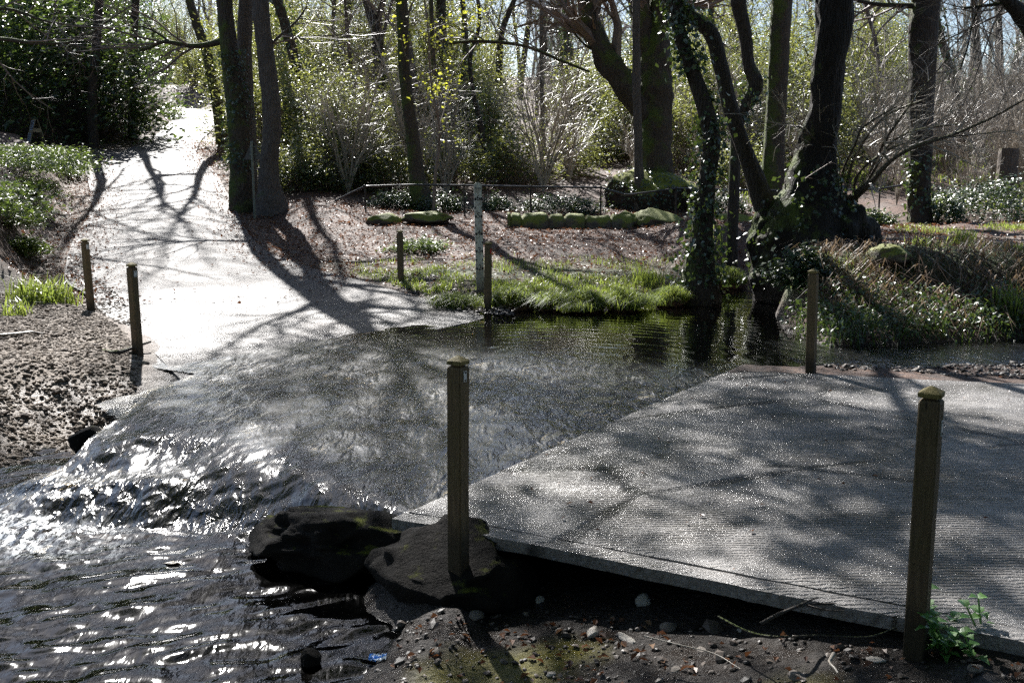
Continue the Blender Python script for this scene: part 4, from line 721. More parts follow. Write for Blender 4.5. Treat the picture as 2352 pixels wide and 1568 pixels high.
x, y, z = scatter(3500, box_=(4.5, 15.5, 16, 27), r=r, keep=lambda a, b, q: dry(a, b)); leaves(mb, np.c_[x, y, z + r.uniform(.01, .05, len(x))], r.normal(size=(len(x), 3)) * .4 + [0, 0, 1], r.uniform(.05, .09, len(x)), .6, .3, r)
x, y, z = scatter(420, box_=(-.6, 3.6, 3.2, 5.4), r=r, keep=lambda a, b, q: (st(a, b)[0] < -2.55)); leaves(mb, np.c_[x, y, z + .012], r.normal(size=(len(x), 3)) * .4 + [0, 0, 1], r.uniform(.02, .06, len(x)), .6, .5, r)
x, y, z = scatter(190, poly=SLAB, r=r, keep=lambda a, b, q: b < 12); s_, t_ = st(x, y); leaves(mb, np.c_[x, y, .012 * np.clip(t_ - 5, 0, 20) - .02 * sstep(5.3, 4.86, t_) + .014], r.normal(size=(len(x), 3)) * .3 + [0, 0, 1], r.uniform(.018, .05, len(x)), .6, .35, r)
tag(mb.obj('fallen_leaves', MT['litter']), 'brown fallen leaves strewn over the bank and the road verges', 'leaves', kind='stuff')
# shingle
MT['pebble'] = mat_island('river_shingle', [(0, (.07, .052, .04)), (.4, (.16, .125, .095)), (.8, (.28, .23, .185)), (1, (.42, .37, .31))], .8, .2)
def pebbles(mb, x, y, z, s, r):
    n = len(x); V0, F0 = ICO0; sc = np.stack([s * r.uniform(.8, 1.4, n), s * r.uniform(.7, 1.1, n), s * r.uniform(.35, .65, n)], -1); V = V0[None] * (1 + r.normal(size=(n, 12, 1)) * .12) * sc[:, None]; a = r.uniform(0, 6.28, n); ca, sa = np.cos(a)[:, None], np.sin(a)[:, None]
    V = np.stack([V[..., 0] * ca - V[..., 1] * sa, V[..., 0] * sa + V[..., 1] * ca, V[..., 2] + .25 * V[..., 0]], -1) + np.c_[x, y, z + sc[:, 2] * .4][:, None]; mb.add(V, (F0[None] + np.arange(n)[:, None, None] * 12).reshape(-1, 3))
r = np.random.default_rng(12); mb = MB(); GRAV2 = PG(((-250, 1060), (0, 1048), (110, 1000), (215, 940), (300, 880), (330, 810), (270, 742), (190, 700), (60, 690), (-250, 700)), 0.05)
x, y, z = scatter(24000, poly=GRAV2, r=r); pebbles(mb, x, y, z, r.gamma(4, .0036, len(x)), r)
x, y, z = scatter(1800, box_=(-9.6, 15, -5.5, 22), r=r, keep=lambda a, b, q: (np.abs(poly_sd(a, b, ROAD)) < .5) & (a < -4.5)); pebbles(mb, x, y, np.maximum(z, zr(y) * (poly_sd(x, y, ROAD) < 0)), r.gamma(5, .003, len(x)), r)
tag(mb.obj('gravel', MT['pebble']), 'pale shingle heaped on the bank left of the ford', 'gravel', kind='stuff')
MT['grit'] = mat_island('dark_grit', [(0, (.02, .016, .012)), (.7, (.07, .055, .045)), (1, (.22, .18, .15))], .5); mb = MB()
x, y, z = scatter(1900, box_=(-.7, 3.2, 4, 5.6), r=r, keep=lambda a, b, q: (st(a, b)[0] < -2.6)); pebbles(mb, x, y, z, r.gamma(3, .0035, len(x)), r)
x, y, z = scatter(700, poly=PG(((1880, 842), (2352, 865), (2500, 866), (2500, 826), (2100, 832), (1950, 835)), 0), r=r); pebbles(mb, x, y, z, r.gamma(4, .005, len(x)), r)
x, y, z = scatter(1300, poly=PG(((830, 650), (960, 690), (1100, 720), (1180, 725), (1190, 705), (1000, 665), (920, 655)), 0), r=r); pebbles(mb, x, y, np.maximum(z, zr(y) * (poly_sd(x, y, ROAD) < 0)), r.gamma(3, .006, len(x)), r)
tag(mb.obj('grit', MT['grit']), 'dark grit and crumbs of soil at the edges of the slab', 'grit', kind='stuff')
# bank grass
r = np.random.default_rng(13); mb = MB()
def tuft_density(a, b, q, f=1.3, th=-.05): return fbm(a * f, b * f, 0, 301) > th
x, y, z = scatter(8000, box_=(-3.2, 16.2, 3.4, 22), r=r, keep=lambda a, b, q: dry(a, b) & (poly_sd(a, b, ROAD) > .35) & tuft_density(a, b, q) & (q.uniform(0, 1, len(a)) < np.exp(-(np.maximum(b - 17.6, 0) / 1.7)))); blades(mb, np.c_[x, y, z - .02], r.uniform(.08, .2, len(x)), r.uniform(.008, .014, len(x)), r.uniform(.2, .9, len(x)), r)
edge = np.array([W(*p) for p in ((1060, 660, 17.2), (1150, 660, 17.1), (1250, 665, 17.0), (1340, 665, 17.0), (1430, 660, 17.1), (1500, 645, 17.4))]); 
for e in edge[:, :2]:
    for q in range(4):
        c = e + r.normal(size=2) * [.34, .22]; n = int(r.uniform(150, 420)); hs = r.uniform(.5, 1.1); x = c[0] + r.normal(size=n) * .13; y = c[1] + r.normal(size=n) * .12; blades(mb, np.c_[x, y, ground_z(x, y).clip(.0) - .02], r.uniform(.2, .40, n) * hs, r.uniform(.005, .010, n), r.uniform(.4, 1.7, n), r)
x, y, z = scatter(5000, box_=(4.3, 14.5, 14, 25), r=r, keep=lambda a, b, q: dry(a, b) & ((b < 18) | (b > 21.3)) & tuft_density(a, b, q, .9, .12)); blades(mb, np.c_[x, y, z - .02], r.uniform(.08, .22, len(x)), r.uniform(.008, .014, len(x)), r.uniform(.2, .9, len(x)), r)
x, y, z = scatter(9000, box_=(7, 30, 26, 62), r=r, keep=lambda a, b, q: tuft_density(a, b, q, .5, -.1)); blades(mb, np.c_[x, y, z - .02], r.uniform(.2, .45, len(x)), r.uniform(.02, .04, len(x)), r.uniform(.2, .9, len(x)), r)
tag(mb.obj('grass', MT['grass']), 'bright backlit grass along the far bank and in the clearing', 'grass', kind='stuff')
# dead reeds on the right bank
r = np.random.default_rng(14); mb = MB()
x, y, z = scatter(3000, box_=(3.7, 13.6, 10.5, 16.7), r=r, keep=lambda a, b, q: (ground_z(a, b) > .05) & (q.uniform(0, 1, len(a)) < np.clip(1.1 - np.abs(b - 15.2) * .4, .1, 1)) & (a > 4.4 + .6 * (b < 14.2))); blades(mb, np.c_[x, y, z], r.uniform(.18, .46, len(x)), r.uniform(.010, .02, len(x)), r.uniform(.7, 2.2, len(x)), r, .6)
tag(mb.obj('dead_reeds', MT['dry']), 'collapsed straw-coloured reeds on the bank right of the stream', 'reeds', kind='stuff')
mb = MB(); x, y, z = scatter(1900, box_=(2.6, 12.9, 8.5, 14.6), r=r, keep=lambda a, b, q: (ground_z(a, b) > -.1) & (q.uniform(0, 1, len(a)) < .8)); blades(mb, np.c_[x, y, z], r.uniform(.12, .4, len(x)), r.uniform(.008, .016, len(x)), r.uniform(.4, 1.2, len(x)), r)
x, y, z = scatter(2600, box_=(2.8, 12.6, 7.2, 15.0), r=r, keep=lambda a, b, q: ground_z(a, b) > -.12); leaves(mb, np.c_[x, y, z + r.uniform(.03, .3, len(x))], r.normal(size=(len(x), 3)) * .6 + [0, -.2, .8], r.uniform(.04, .09, len(x)), .6, .2, r)
tag(mb.obj('bank_undergrowth', MT['laurel']), 'dark leafy undergrowth trailing into the side stream', 'undergrowth', kind='stuff')
# single tufts
def tuft(name, label, px, py, n, h, wd, mat='grass', sp_=.16, z=None, lean=(.2, .9)):
    p = GP(px, py); r = np.random.default_rng(int(px)); root = p.copy(); mb = MB(); x = r.normal(size=n) * sp_; y = r.normal(size=n) * sp_; zz = ground_z(p[0] + x, p[1] + y) - p[2]
    blades(mb, np.c_[x, y, zz - .02], r.uniform(.4, 1, n) * h, np.full(n, wd) * r.uniform(.7, 1.2, n), r.uniform(*lean, n), r); return tag(mb.obj(name, MT[mat], loc=p), label, 'grass tuft')
tuft('grass_tuft', 'lush strap-leaved green tuft beside the farthest left wooden post', 95, 690, 330, .62, .026, sp_=.24); tuft('grass_tuft', 'small sparse green tuft on the shingle at the left edge', 40, 725, 60, .42, .022, sp_=.10)
tuft('grass_tuft', 'dark spiky tuft on the path right of the mossy boulder', 2215, 562, 120, .42, .02, sp_=.13); tuft('grass_tuft', 'pale green tuft on the bank crest next to the mossy boulder', 2120, 565, 130, .3, .014, sp_=.12)
tuft('grass_tuft', 'upright green tuft growing on the ivy foot of the lone dark trunk', 2140, 480, 90, .5, .02, sp_=.12); tuft('grass_tuft', 'green reed tuft among the dead reeds at the right edge', 2330, 735, 120, .75, .02, sp_=.16)
tuft('grass_tuft', 'rounded olive tuft between the two far wooden posts', 1018, 668, 160, .28, .012, sp_=.10); tuft('grass_tuft', 'bright grass tuft directly in front of the ivy-clad stream tree', 1490, 650, 260, .5, .014, sp_=.18)

# unseen trees behind the viewpoint and canopy overhead, added to block sky light
r = np.random.default_rng(21); wb = MB(); n = 34; fx = np.r_[r.uniform(-24, 24, 26), -13, -10, -8, 8.5, 10, 12, 9, 14]; fy = np.r_[r.uniform(-22, -5, 26), 4, -1, -4, 3, -1, 5, -4, 1]; fz = ground_z(fx, fy); H = r.uniform(11, 16, n); tk = MB()
P = np.stack([np.c_[fx, fy, fz - .3], np.c_[fx, fy, fz + H * .5], np.c_[fx + r.normal(size=n) * .5, fy, fz + H]], 1); tubes(tk, P, np.array([.25, .18, .05])[None] * r.uniform(.7, 1.3, (n, 1)), 7)
m_ = 30000;  i = r.integers(0, n, m_); leaves(tk, np.c_[fx[i], fy[i], fz[i] + H[i] * r.uniform(.08, 1.0, m_)] + r.normal(size=(m_, 3)) * [1.9, 1.7, .6], r.normal(size=(m_, 3)) + [0, 0, .5], r.uniform(.3, .5, m_), .6, .2, r)
nc = 190; m_ = 46000; cy_ = r.uniform(-8, 18, nc); c_ = np.c_[r.uniform(-13, 15, nc), cy_, np.maximum(r.uniform(8, 15, nc), 9 + .26 * np.maximum(cy_ - 4, 0)) + .0]; i = r.integers(0, nc, m_); leaves(tk, c_[i] + r.normal(size=(m_, 3)) * [1.3, 1.2, .5], r.normal(size=(m_, 3)) * .6 + [0, 0, 1], r.uniform(.18, .32, m_), .6, .2, r)  # canopy clumps over the ford, placed to cut light from the overhead sky
S_ = np.stack([np.c_[fx[i0], fy[i0], fz[i0] + H[i0] * .55] for i0 in r.integers(26, 34, nc)]).reshape(nc, 3); f_ = np.linspace(0, 1, 5)[None, :, None]; br_ = S_[:, None] * (1 - f_) + c_[:, None] * f_; tubes(tk, br_, np.linspace(.09, .03, 5)[None] * np.ones((nc, 1)), 5)
tag(tk.obj('sky_blocking_woodland', MT['laurel']), 'unseen evergreen wood behind the viewpoint and canopy overhead, added to darken the foreground', 'woodland', kind='stuff')

# grassy hummocks along the edge of the far bank
r = np.random.default_rng(31)
for i, (px, py, Yd, sz, lab) in enumerate([(1178, 660, 17.1, (.36, .3, .24), 'rounded grassy hummock right behind the post with the red reflector'), (1258, 668, 17.0, (.24, .22, .17), 'small grassy hummock above the flat grey stone'), (1340, 672, 16.95, (.40, .28, .20), 'broad grassy hummock in the middle of the bank edge'), (1432, 668, 17.0, (.30, .26, .22), 'grassy hummock overhanging the dark pool edge'), (1545, 640, 17.6, (.30, .3, .2), 'mossy hummock against the roots of the ivy-clad stream tree'), (1660, 610, 20.5, (.5, .4, .3), 'sunlit mossy hummock between the two stream trees')]):
    p = W(px, py, Yd); z0 = max(gz(p[0], p[1]), .0); root = empty('grassy_hummock', (p[0], p[1], z0), lab, 'hummock', 'grassy hummocks on the far bank'); mb = MB(); rock_mesh(mb, (0, 0, 0), sz, 700 + i, .14, ICO2); mb.obj('soil', MT['ground'], root, smooth=True)
    n = int(1500 * sz[0] / .3); d = unit(r.normal(size=(n, 3))); d[:, 2] = np.abs(d[:, 2]); mb = MB(); blades(mb, d * sz * .93, r.uniform(.07, .2, n), r.uniform(.005, .010, n), r.uniform(.3, 1.6, n), r); mb.obj('grass_cover', MT['grass'], root)
# ------------------------------------------------------------------ wooden posts
def mat_wood(name, c0, c1, alg=(.10, .10, .02)):
    M = Mat(name); co = M.co((38, 38, 2.2)); n = M.noise(co, 1.6, 6, .6, 1.2); co1 = M.co(); g = M.noise(co1, 5, 5)
    c = M.mix(M.ramp(g, [(.42, 0.0), (.7, .35)]), M.ramp(n, [(.3, c0), (.7, c1)]), alg); k = M.voro(M.co((9, 9, 2.2)), 1.5); c = M.mix(M.ramp(k, [(.06, .75), (.13, 0.0)]), c, tuple(q * .35 for q in c0))
    sx = M.n("ShaderNodeSeparateXYZ"); M.l(co1, sx.inputs[0]); w = M.ramp(M.math('ADD', sx.outputs[2], M.math('MULTIPLY', g, .16)), [(.14, .8), (.3, 0.0)]); c = M.mix(w, c, (.018, .015, .010))
    oi = M.n('ShaderNodeObjectInfo'); c = M.mix(1.0, c, M.ramp(oi.outputs['Random'], [(0, (.72, .74, .78)), (1, (1.25, 1.18, 1.1))]), 'MULTIPLY'); M.bsdf(c, .7, M.bump(n, .5, .008), spec=.3); return M.m
MT['post'] = mat_wood('treated_post_timber', (.075, .052, .030), (.175, .125, .07)); MT['cap'] = mat_wood('post_top_timber', (.12, .10, .035), (.26, .21, .08), (.15, .16, .03))
MT['plate'] = mat_simple('white_reflector', (.72, .72, .70), .35, .08, 20, .05); MT['red'] = mat_simple('red_reflector', (.5, .02, .02), .3, .1, 20, .05); MT['nail'] = mat_simple('rusty_nail', (.05, .035, .03), .6)
def post(px, py, top, label, plate=None, tiltx=0.0, tilty=0.0, zb=0.0, hide=.25, a=.094, seed=0):
    p = G(px, py, zb); Yd = p[1]; hp = W(px, top, Yd)[2] - zb; root = empty('wooden_post', (p[0], p[1], zb), label, 'post', 'wooden marker posts around the ford', ROAD_RZ)
    r = np.random.default_rng(500 + seed); root.rotation_euler = (tiltx + r.normal() * .008, tilty + r.normal() * .008, ROAD_RZ + r.normal() * .03)
    mb = MB(); h = a / 2; b = .006; prof = [(-hide, h), (hp * .3, h), (hp * .6, h), (hp - .085, h), (hp - .075, h - .004), (hp - .070, h - .016), (hp - .062, h - .016)]
    def ring(z, q): 
        c = min(b, q * .3); pts = [(-q + c, -q), (q - c, -q), (q, -q + c), (q, q - c), (q - c, q), (-q + c, q), (-q, q - c), (-q, -q + c)]; return [(x + r.normal() * .0012, y + r.normal() * .0012, z) for x, y in pts]
    V = np.array([ring(*q) for q in prof]); n = len(prof); i = np.arange(n * 8).reshape(n, 8); j = np.roll(i, -1, 1); mb.add(V, np.stack([i[:-1], j[:-1], j[1:], i[1:]], -1).reshape(-1, 4)); mb.obj('shaft', MT['post'], root)
    mb = MB(); prof = [(hp - .0625, h - .014), (hp - .060, h + .001), (hp - .040, h + .002), (hp - .036, h - .003), (hp - .020, h * .42), (hp - .012, .004)]; V = np.array([ring(*q) for q in prof]); n = len(prof); i = np.arange(n * 8).reshape(n, 8); j = np.roll(i, -1, 1)
    mb.add(V, np.stack([i[:-1], j[:-1], j[1:], i[1:]], -1).reshape(-1, 4)); mb.F.append(i[-1][None]); mb.obj('pointed_cap', MT['cap'], root)
    if plate:
        sx, sz, yo, zo = plate[1:]; pl = MB(); box(pl, (h + .003, yo, hp - zo), (.004, sx, sz)); o = pl.obj('reflector_plate', MT[plate[0]], root); nb = MB()
        for q in (-1, 1): box(nb, (h + .0065, yo, hp - zo + q * sz * .36), (.004, .009, .009), 0)
        nb.obj('nail', MT['nail'], o)
    return root
P_ = 'plate'
post(1053, 1262, 812, 'tall post standing on the mossy boulder at the near corner of the slab', (P_, .026, .062, -.004, .125), zb=-.02, seed=1)
post(2104, 1462, 880, 'nearest and largest post, with nettles at its foot', (P_, .022, .07, .012, .2), zb=0.0, seed=2)
post(1862, 848, 614, 'lone post between the slab and the black root stool, dark wet foot', None, zb=.02, seed=3)
post(317, 812, 600, 'post leaning over driftwood at the corner of the far slab', (P_, .042, .07, .004, .15), zb=0.0, tilty=-.02, seed=4)
post(209, 710, 545, 'farthest left post, between the green tuft and the shingle', (P_, .045, .075, .004, .15), zb=.02, tilty=-.02, seed=5)
post(921, 663, 526, 'far post without a reflector in the grass verge left of the depth gauge', None, zb=.04, seed=6)
post(1120, 711, 552, 'post with a red reflector right in front of the depth gauge', ('red', .045, .08, .0, .17), zb=-.02, seed=7)

# ------------------------------------------------------------------ depth gauge
M = Mat('flaking_white_paint'); co = M.co(); n = M.noise(co, 7, 8, .75); sx = M.n("ShaderNodeSeparateXYZ"); M.l(co, sx.inputs[0])
c = M.mix(M.ramp(n, [(.52, 0.0), (.6, .7)]), (.62, .59, .52), (.22, .16, .11)); low = M.ramp(M.math('ADD', sx.outputs[2], M.math('MULTIPLY', n, .35)), [(.35, 1.0), (.95, 0.0)]); c = M.mix(low, c, M.ramp(M.noise(co, 14, 5), [(.3, (.05, .035, .025)), (.7, (.17, .12, .10))])); M.bsdf(c, .6, M.bump(n, .3, .01)); MT['gauge'] = M.m
MT['black'] = mat_simple('black_paint', (.012, .012, .014), .5, .2); MT['oldwood'] = mat_wood('weathered_backing_timber', (.06, .042, .03), (.14, .095, .065))
def text_mesh(body, size):
    cu = bpy.data.curves.new('lettering', 'FONT'); cu.body = body; cu.size = size; cu.align_x = 'CENTER'; cu.extrude = .001; t = bpy.data.objects.new('lettering', cu); COL.objects.link(t)
    dg = bpy.context.evaluated_depsgraph_get(); me = bpy.data.meshes.new_from_object(t.evaluated_get(dg)); V = np.array([v.co[:] for v in me.vertices]); F = [list(p.vertices) for p in me.polygons]; bpy.data.objects.remove(t); bpy.data.curves.remove(cu); bpy.data.meshes.remove(me); return V, F
gp = G(1104, 694, .0); gY = gp[1] + .2; gx0 = W(1104, 694, gY)[0]; root = empty('depth_gauge', (gx0, gY, -.05), 'white flood depth gauge board marked in feet, standing on the grassy bank edge', 'depth gauge', rz=math.radians(10)); root.rotation_euler = (0, math.radians(-1.2), math.radians(14))
ft = (W(1104, 455, gY)[2] - W(1104, 575, gY)[2]) / 3; z6 = W(1104, 457, gY)[2] + .05; zt = W(1104, 419, gY)[2] + .05; wd = .136
mb = MB(); o_ = [(-wd / 2, -.1), (wd / 2, -.1)] + [(wd / 2 * math.cos(a), zt - .06 + .06 * math.sin(a)) for a in np.linspace(.25, math.pi - .25, 9)]; q = np.array(o_); n = len(q); V = np.concatenate([np.c_[q[:, 0], np.full(n, -.012), q[:, 1]], np.c_[q[:, 0], np.full(n, .012), q[:, 1]]]); mb.add(V, np.array([[k, (k + 1) % n, n + (k + 1) % n, n + k] for k in range(n)])); mb.F += [np.arange(n)[None], (np.arange(n)[::-1] + n)[None]]; mb.obj('board', MT['gauge'], root)
mb = MB(); box(mb, (.02, .055, (zt - .2) / 2), (.11, .08, zt - .15)); mb.obj('backing_post', MT['oldwood'], root)
mk = MB()
for k in range(6, 0, -1):
    zc = z6 - (6 - k) * ft
    for q in (-1, 1):
        box(mk, (q * wd * .37, -.0145, zc), (wd * .25, .004, .042)) if k > 1 else None; box(mk, (q * wd * .42, -.0145, zc - ft / 2), (wd * .15, .004, .034)) if k > 2 else None
mk.obj('tick_marks', MT['black'], root)
tl = MB()
for body, size, zz in [('Feet', .068, z6 + .16)] + [(str(k), .135, z6 - (6 - k) * ft - .025) for k in range(6, 1, -1)]:
    V, F = text_mesh(body, size); V = np.c_[V[:, 0] * (.95 if body == 'Feet' else .9), -.0145 - V[:, 2], V[:, 1] + zz]; b0 = tl.n; tl.V.append(V); tl.n += len(V)
    for f in F: tl.F.append(np.array([f]) + b0)
tl.obj('lettering', MT['black'], root)

# ------------------------------------------------------------------ pipe railing
MT['pipe'] = mat_simple('dark_painted_pipe', (.025, .028, .032), .32, .3, 12, .15, .6); MT['rust'] = mat_simple('rusted_post', (.03, .022, .018), .6)
RY = 29.0; top = [(770, 462, .6), (796, 448, .4), (838, 428, 0), (945, 424.5, 0), (1066, 426, 0), (1219, 429, 0), (1380, 431, 0), (1435, 447, .1), (1449, 447, .1), (1553, 433, .2), (1700, 437, .2), (1860, 438, .1), (1935, 437, 0), (2021, 434, 0), (2083, 424, -.2)]
tp = np.array([W(a, b, RY + c) for a, b, c in top]); root = empty('pipe_railing', (tp[2][0], RY, gz(tp[2][0], RY)), 'dark pipe handrail with thin uprights running across the bank, dented beside the pollard', 'railing'); base = np.array(root.location)
mb = MB(); c = np.concatenate([np.linspace(a, b, 9)[:-1] for a, b in zip(tp[:-1], tp[1:])] + [tp[-1:]]); tubes(mb, c, np.full(len(c), .028), 8); at_base(mb.obj('handrail', MT['pipe'], root, smooth=True), base)
for k in (2, 4, 5, 6, 9, 11, 13):
    a = tp[k]; g = gz(a[0], a[1]); mb = MB(); tubes(mb, np.array([[a[0] + .02, a[1], g - .2], [a[0], a[1], (g + a[2]) / 2], [a[0], a[1], a[2]]]), np.full(3, .024), 7); V, F = ICO2; mb.add(V * .042 + a + [0, 0, .004], F); at_base(mb.obj('upright', MT['rust'], root, smooth=True), base)

# ------------------------------------------------------------------ signs
sY = 28.6; sb = W(584, 468, sY); root = empty('road_sign', (sb[0], sY, gz(sb[0], sY)), 'triangular warning road sign seen from behind on a thin grey pole', 'road sign', rz=math.radians(-8)); H_ = W(582, 322, sY)[2] - root.location[2]; s_ = px_size(41, sY)
MT['signback'] = mat_simple('dull_sign_back', (.085, .075, .065), .5, .3, 9, .2); MT['galv'] = mat_simple('mossy_galvanised_pole', (.16, .17, .13), .5, .3, 8, .2)
mb = MB(); tubes(mb, np.array([[0, 0, -.3], [0, 0, H_ * .5], [-.01, 0, H_ - .06]]), np.full(3, .034), 10); V, F = ICO2; mb.add(V * .034 + [-.01, 0, H_ - .06], F); mb.obj('pole', MT['galv'], root, smooth=True)
mb = MB(); q = []
for cx, cz, a0 in ((0, H_ - .05, 90), (-s_ / 2 + .03, H_ - s_ * .98, 210), (s_ / 2 - .03, H_ - s_ * .98, 330)): q += [(cx + .035 * math.cos(math.radians(a0 + d)), cz + .035 * math.sin(math.radians(a0 + d))) for d in (-50, -20, 20, 50)]
q = np.array(q); n = len(q); V = np.concatenate([np.c_[q[:, 0], np.full(n, .05), q[:, 1]], np.c_[q[:, 0], np.full(n, .062), q[:, 1]]]); mb.add(V, np.array([[k, (k + 1) % n, n + (k + 1) % n, n + k] for k in range(n)])); mb.F += [np.arange(n)[None], (np.arange(n)[::-1] + n)[None]]; o = mb.obj('triangular_plate', MT['signback'], root)
mb = MB()
for zz in (.18, .38): box(mb, (0, .040, H_ - zz), (.24 if zz > .3 else .14, .018, .035))
mb.obj('bracket', MT['galv'], root)
bY = 42.5; bp = W(84, 345, bY); root = empty('sandwich_board', (bp[0], bY, float(zr(bY))), 'wooden sandwich board with a bluish notice, standing behind the bramble hedge', 'sign', rz=math.radians(38)); hb_ = W(84, 272, bY)[2] - root.location[2]; root.location[2] += .0
MT['ply'] = mat_simple('plywood', (.30, .24, .14), .6, .2, 5, .1); MT['paper'] = mat_simple('bluish_notice_paper', (.36, .42, .56), .6, .08, 5, .05); MT['ink'] = mat_simple('dark_ink', (.03, .03, .07), .6, .1)
def panel(mb, sx, w, h, lean, th=.02, off=0.0, y0=0.0, z0=0.0):
    V = np.array([[a * th / 2 + sx * off, b * w / 2 + y0, c] for c in (z0, h + z0) for a, b in ((-1, -1), (1, -1), (1, 1), (-1, 1))]); f = V[:, 2:3] / hb_; V[:, 0] += sx * (.02 + lean * (1 - f[:, 0])); return mb.add(V, [[3, 2, 1, 0], [4, 5, 6, 7], [0, 1, 5, 4], [1, 2, 6, 5], [2, 3, 7, 6], [3, 0, 4, 7]])
pa = panel(MB(), -1, .62, hb_, .36).obj('front_panel', MT['ply'], root); panel(MB(), 1, .62, hb_, .36).obj('rear_panel', MT['ply'], root); mb = MB(); box(mb, (0, -.3, hb_ * .62), (.30, .015, hb_ * .12)); mb.obj('side_brace', MT['ply'], root)
for z0, h in ((hb_ * .62, hb_ * .32), (hb_ * .26, hb_ * .28)):
    nt = panel(MB(), -1, .5, h, .36, .003, .013, 0, z0).obj('notice', MT['paper'], pa); r = np.random.default_rng(int(z0 * 100)); mb = MB()
    for k in range(4):
        for q in range(3): panel(mb, -1, r.uniform(.06, .13), h * .09, .36, .003, .0165, -.15 + .15 * q + r.uniform(-.01, .01), z0 + h * (.14 + .21 * k))
    mb.obj('lettering', MT['ink'], nt)

# ------------------------------------------------------------------ stones, mound, boulders
def mat_stone(name, c0, c1, moss=.3, rough=.7, wet=False):
    M = Mat(name); co = M.co(); n = M.noise(co, 5, 9, .7); nz = M.nz(); c = M.ramp(n, [(.3, c0), (.7, c1)]); mf = M.ramp(M.math('ADD', M.noise(co, 3.5, 7, .7), M.math('MULTIPLY', nz[2], .35)), [(1 - moss - .06, 0.0), (1 - moss + .1, 1.0)]); c = M.mix(mf, c, M.mix(M.noise(co, 40, 4), (.07, .09, .010), (.24, .25, .03)))
    M.bsdf(c, rough, M.bump(M.math('ADD', n, M.math('MULTIPLY', M.noise(co, 40, 5, .7), .4)), .8, .03), spec=.15 if wet else .45); return M.m
MT['stone'] = mat_stone('grey_stone', (.12, .10, .085), (.30, .26, .22), .02); MT['stone_dark'] = mat_stone('wet_shade_black_stone', (.005, .0045, .004), (.018, .015, .012), .08, .85, True); MT['stone_moss'] = mat_stone('mossy_stone', (.05, .04, .03), (.17, .14, .11), .47); MT['soilm'] = mat_stone('mossy_earth', (.016, .011, .008), (.06, .042, .03), .42, .9); MT['palestone'] = mat_stone('pale_stone', (.32, .29, .25), (.55, .51, .46), .0)  # stone_dark is near-black: the shade on these rocks is put into its colour
def stone(name, label, px, py, size, mat, seed, z=None, Yd=None, sink=.3, group=None, cat='stone', base=None, rz=0.0, rough=.22):
    p = GP(px, py) if Yd is None else W(px, py, Yd); 
    if z is not None: p = G(px, py, z)
    mb = MB(); rock_mesh(mb, (0, 0, size[2] * (1 - 2 * sink)), size, seed, rough, base or ICO3, rz=rz); return tag(mb.obj(name, MT[mat], loc=p, smooth=True), label, cat, group)
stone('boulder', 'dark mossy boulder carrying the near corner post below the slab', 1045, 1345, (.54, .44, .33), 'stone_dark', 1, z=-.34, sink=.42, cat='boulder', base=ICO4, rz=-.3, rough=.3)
stone('boulder', 'broad ledge of wet rock beside the slab corner, coloured black for the shadow there', 750, 1240, (.66, .36, .22), 'stone_dark', 13, z=-.27, sink=.5, cat='boulder', rz=-.45, rough=.5, base=ICO4)  # ledge kept black by its colour, standing in for the deep shadow
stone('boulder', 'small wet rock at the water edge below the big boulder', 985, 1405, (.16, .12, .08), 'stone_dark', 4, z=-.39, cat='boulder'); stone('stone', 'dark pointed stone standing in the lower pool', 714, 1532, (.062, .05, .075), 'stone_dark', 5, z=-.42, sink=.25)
stone('boulder', 'moss-capped boulder at the crest of the right bank', 2042, 592, (.42, .38, .20), 'stone_moss', 6, Yd=15.9, sink=.42, cat='boulder', rough=.34); stone('stone', 'flat grey stone by the driftwood at the foot of a post', 300, 838, (.20, .13, .05), 'stone', 7, z=-.06, cat='stone'); stone('boulder', 'rock blackened for shade in the nook beside the far slab corner', 262, 892, (.26, .2, .10), 'stone_dark', 8, z=-.38, cat='boulder'); stone('boulder', 'dark rock at the tip of the apron', 200, 1025, (.15, .2, .14), 'stone_dark', 9, z=-.30, cat='boulder')
stone('stone', 'white tilted stone on the verge just left of the depth gauge', 1058, 672, (.15, .10, .12), 'palestone', 10, z=.05); stone('stone', 'flat grey stone under the grassy bank edge', 1225, 700, (.26, .12, .09), 'stone', 11, z=-.05)
kb = [((1435, 532), (.5, .4, .26), 'rounded mossy stone at the end of the low stone kerb'), ((1510, 524), (.85, .6, .26), 'broad flat stone slab with bright moss below the pollard'), ((1690, 530), (.7, .5, .25), 'flat mossy slab between the two stream trees'), ((880, 520), (.6, .4, .2), 'mossy stone at the left end of the railing'), ((985, 508), (.8, .5, .16), 'long pale flat stone under the railing')]
a_, b_ = W(1165, 530, 27.1), W(1450, 530, 27.0); n_ = 150; f = np.linspace(0, 1, n_); base = np.array([a_[0], 27.05, gz(a_[0], 27.05)]); mb = MB(); L_ = b_[0] - a_[0]; xs = a_[0] + f * L_; blk = np.floor(f * L_ / .52 + .3 * vnoise(f * 9, 0)); hh_ = .30 + .07 * _h(blk.astype(np.int64), blk.astype(np.int64) * 0, blk.astype(np.int64) * 0, 5); fr_ = (f * L_ / .52 + .3 * vnoise(f * 9, 0)) % 1; jn = np.minimum(fr_, 1 - fr_); dip = .08 * np.exp(-(jn / .07) ** 2)
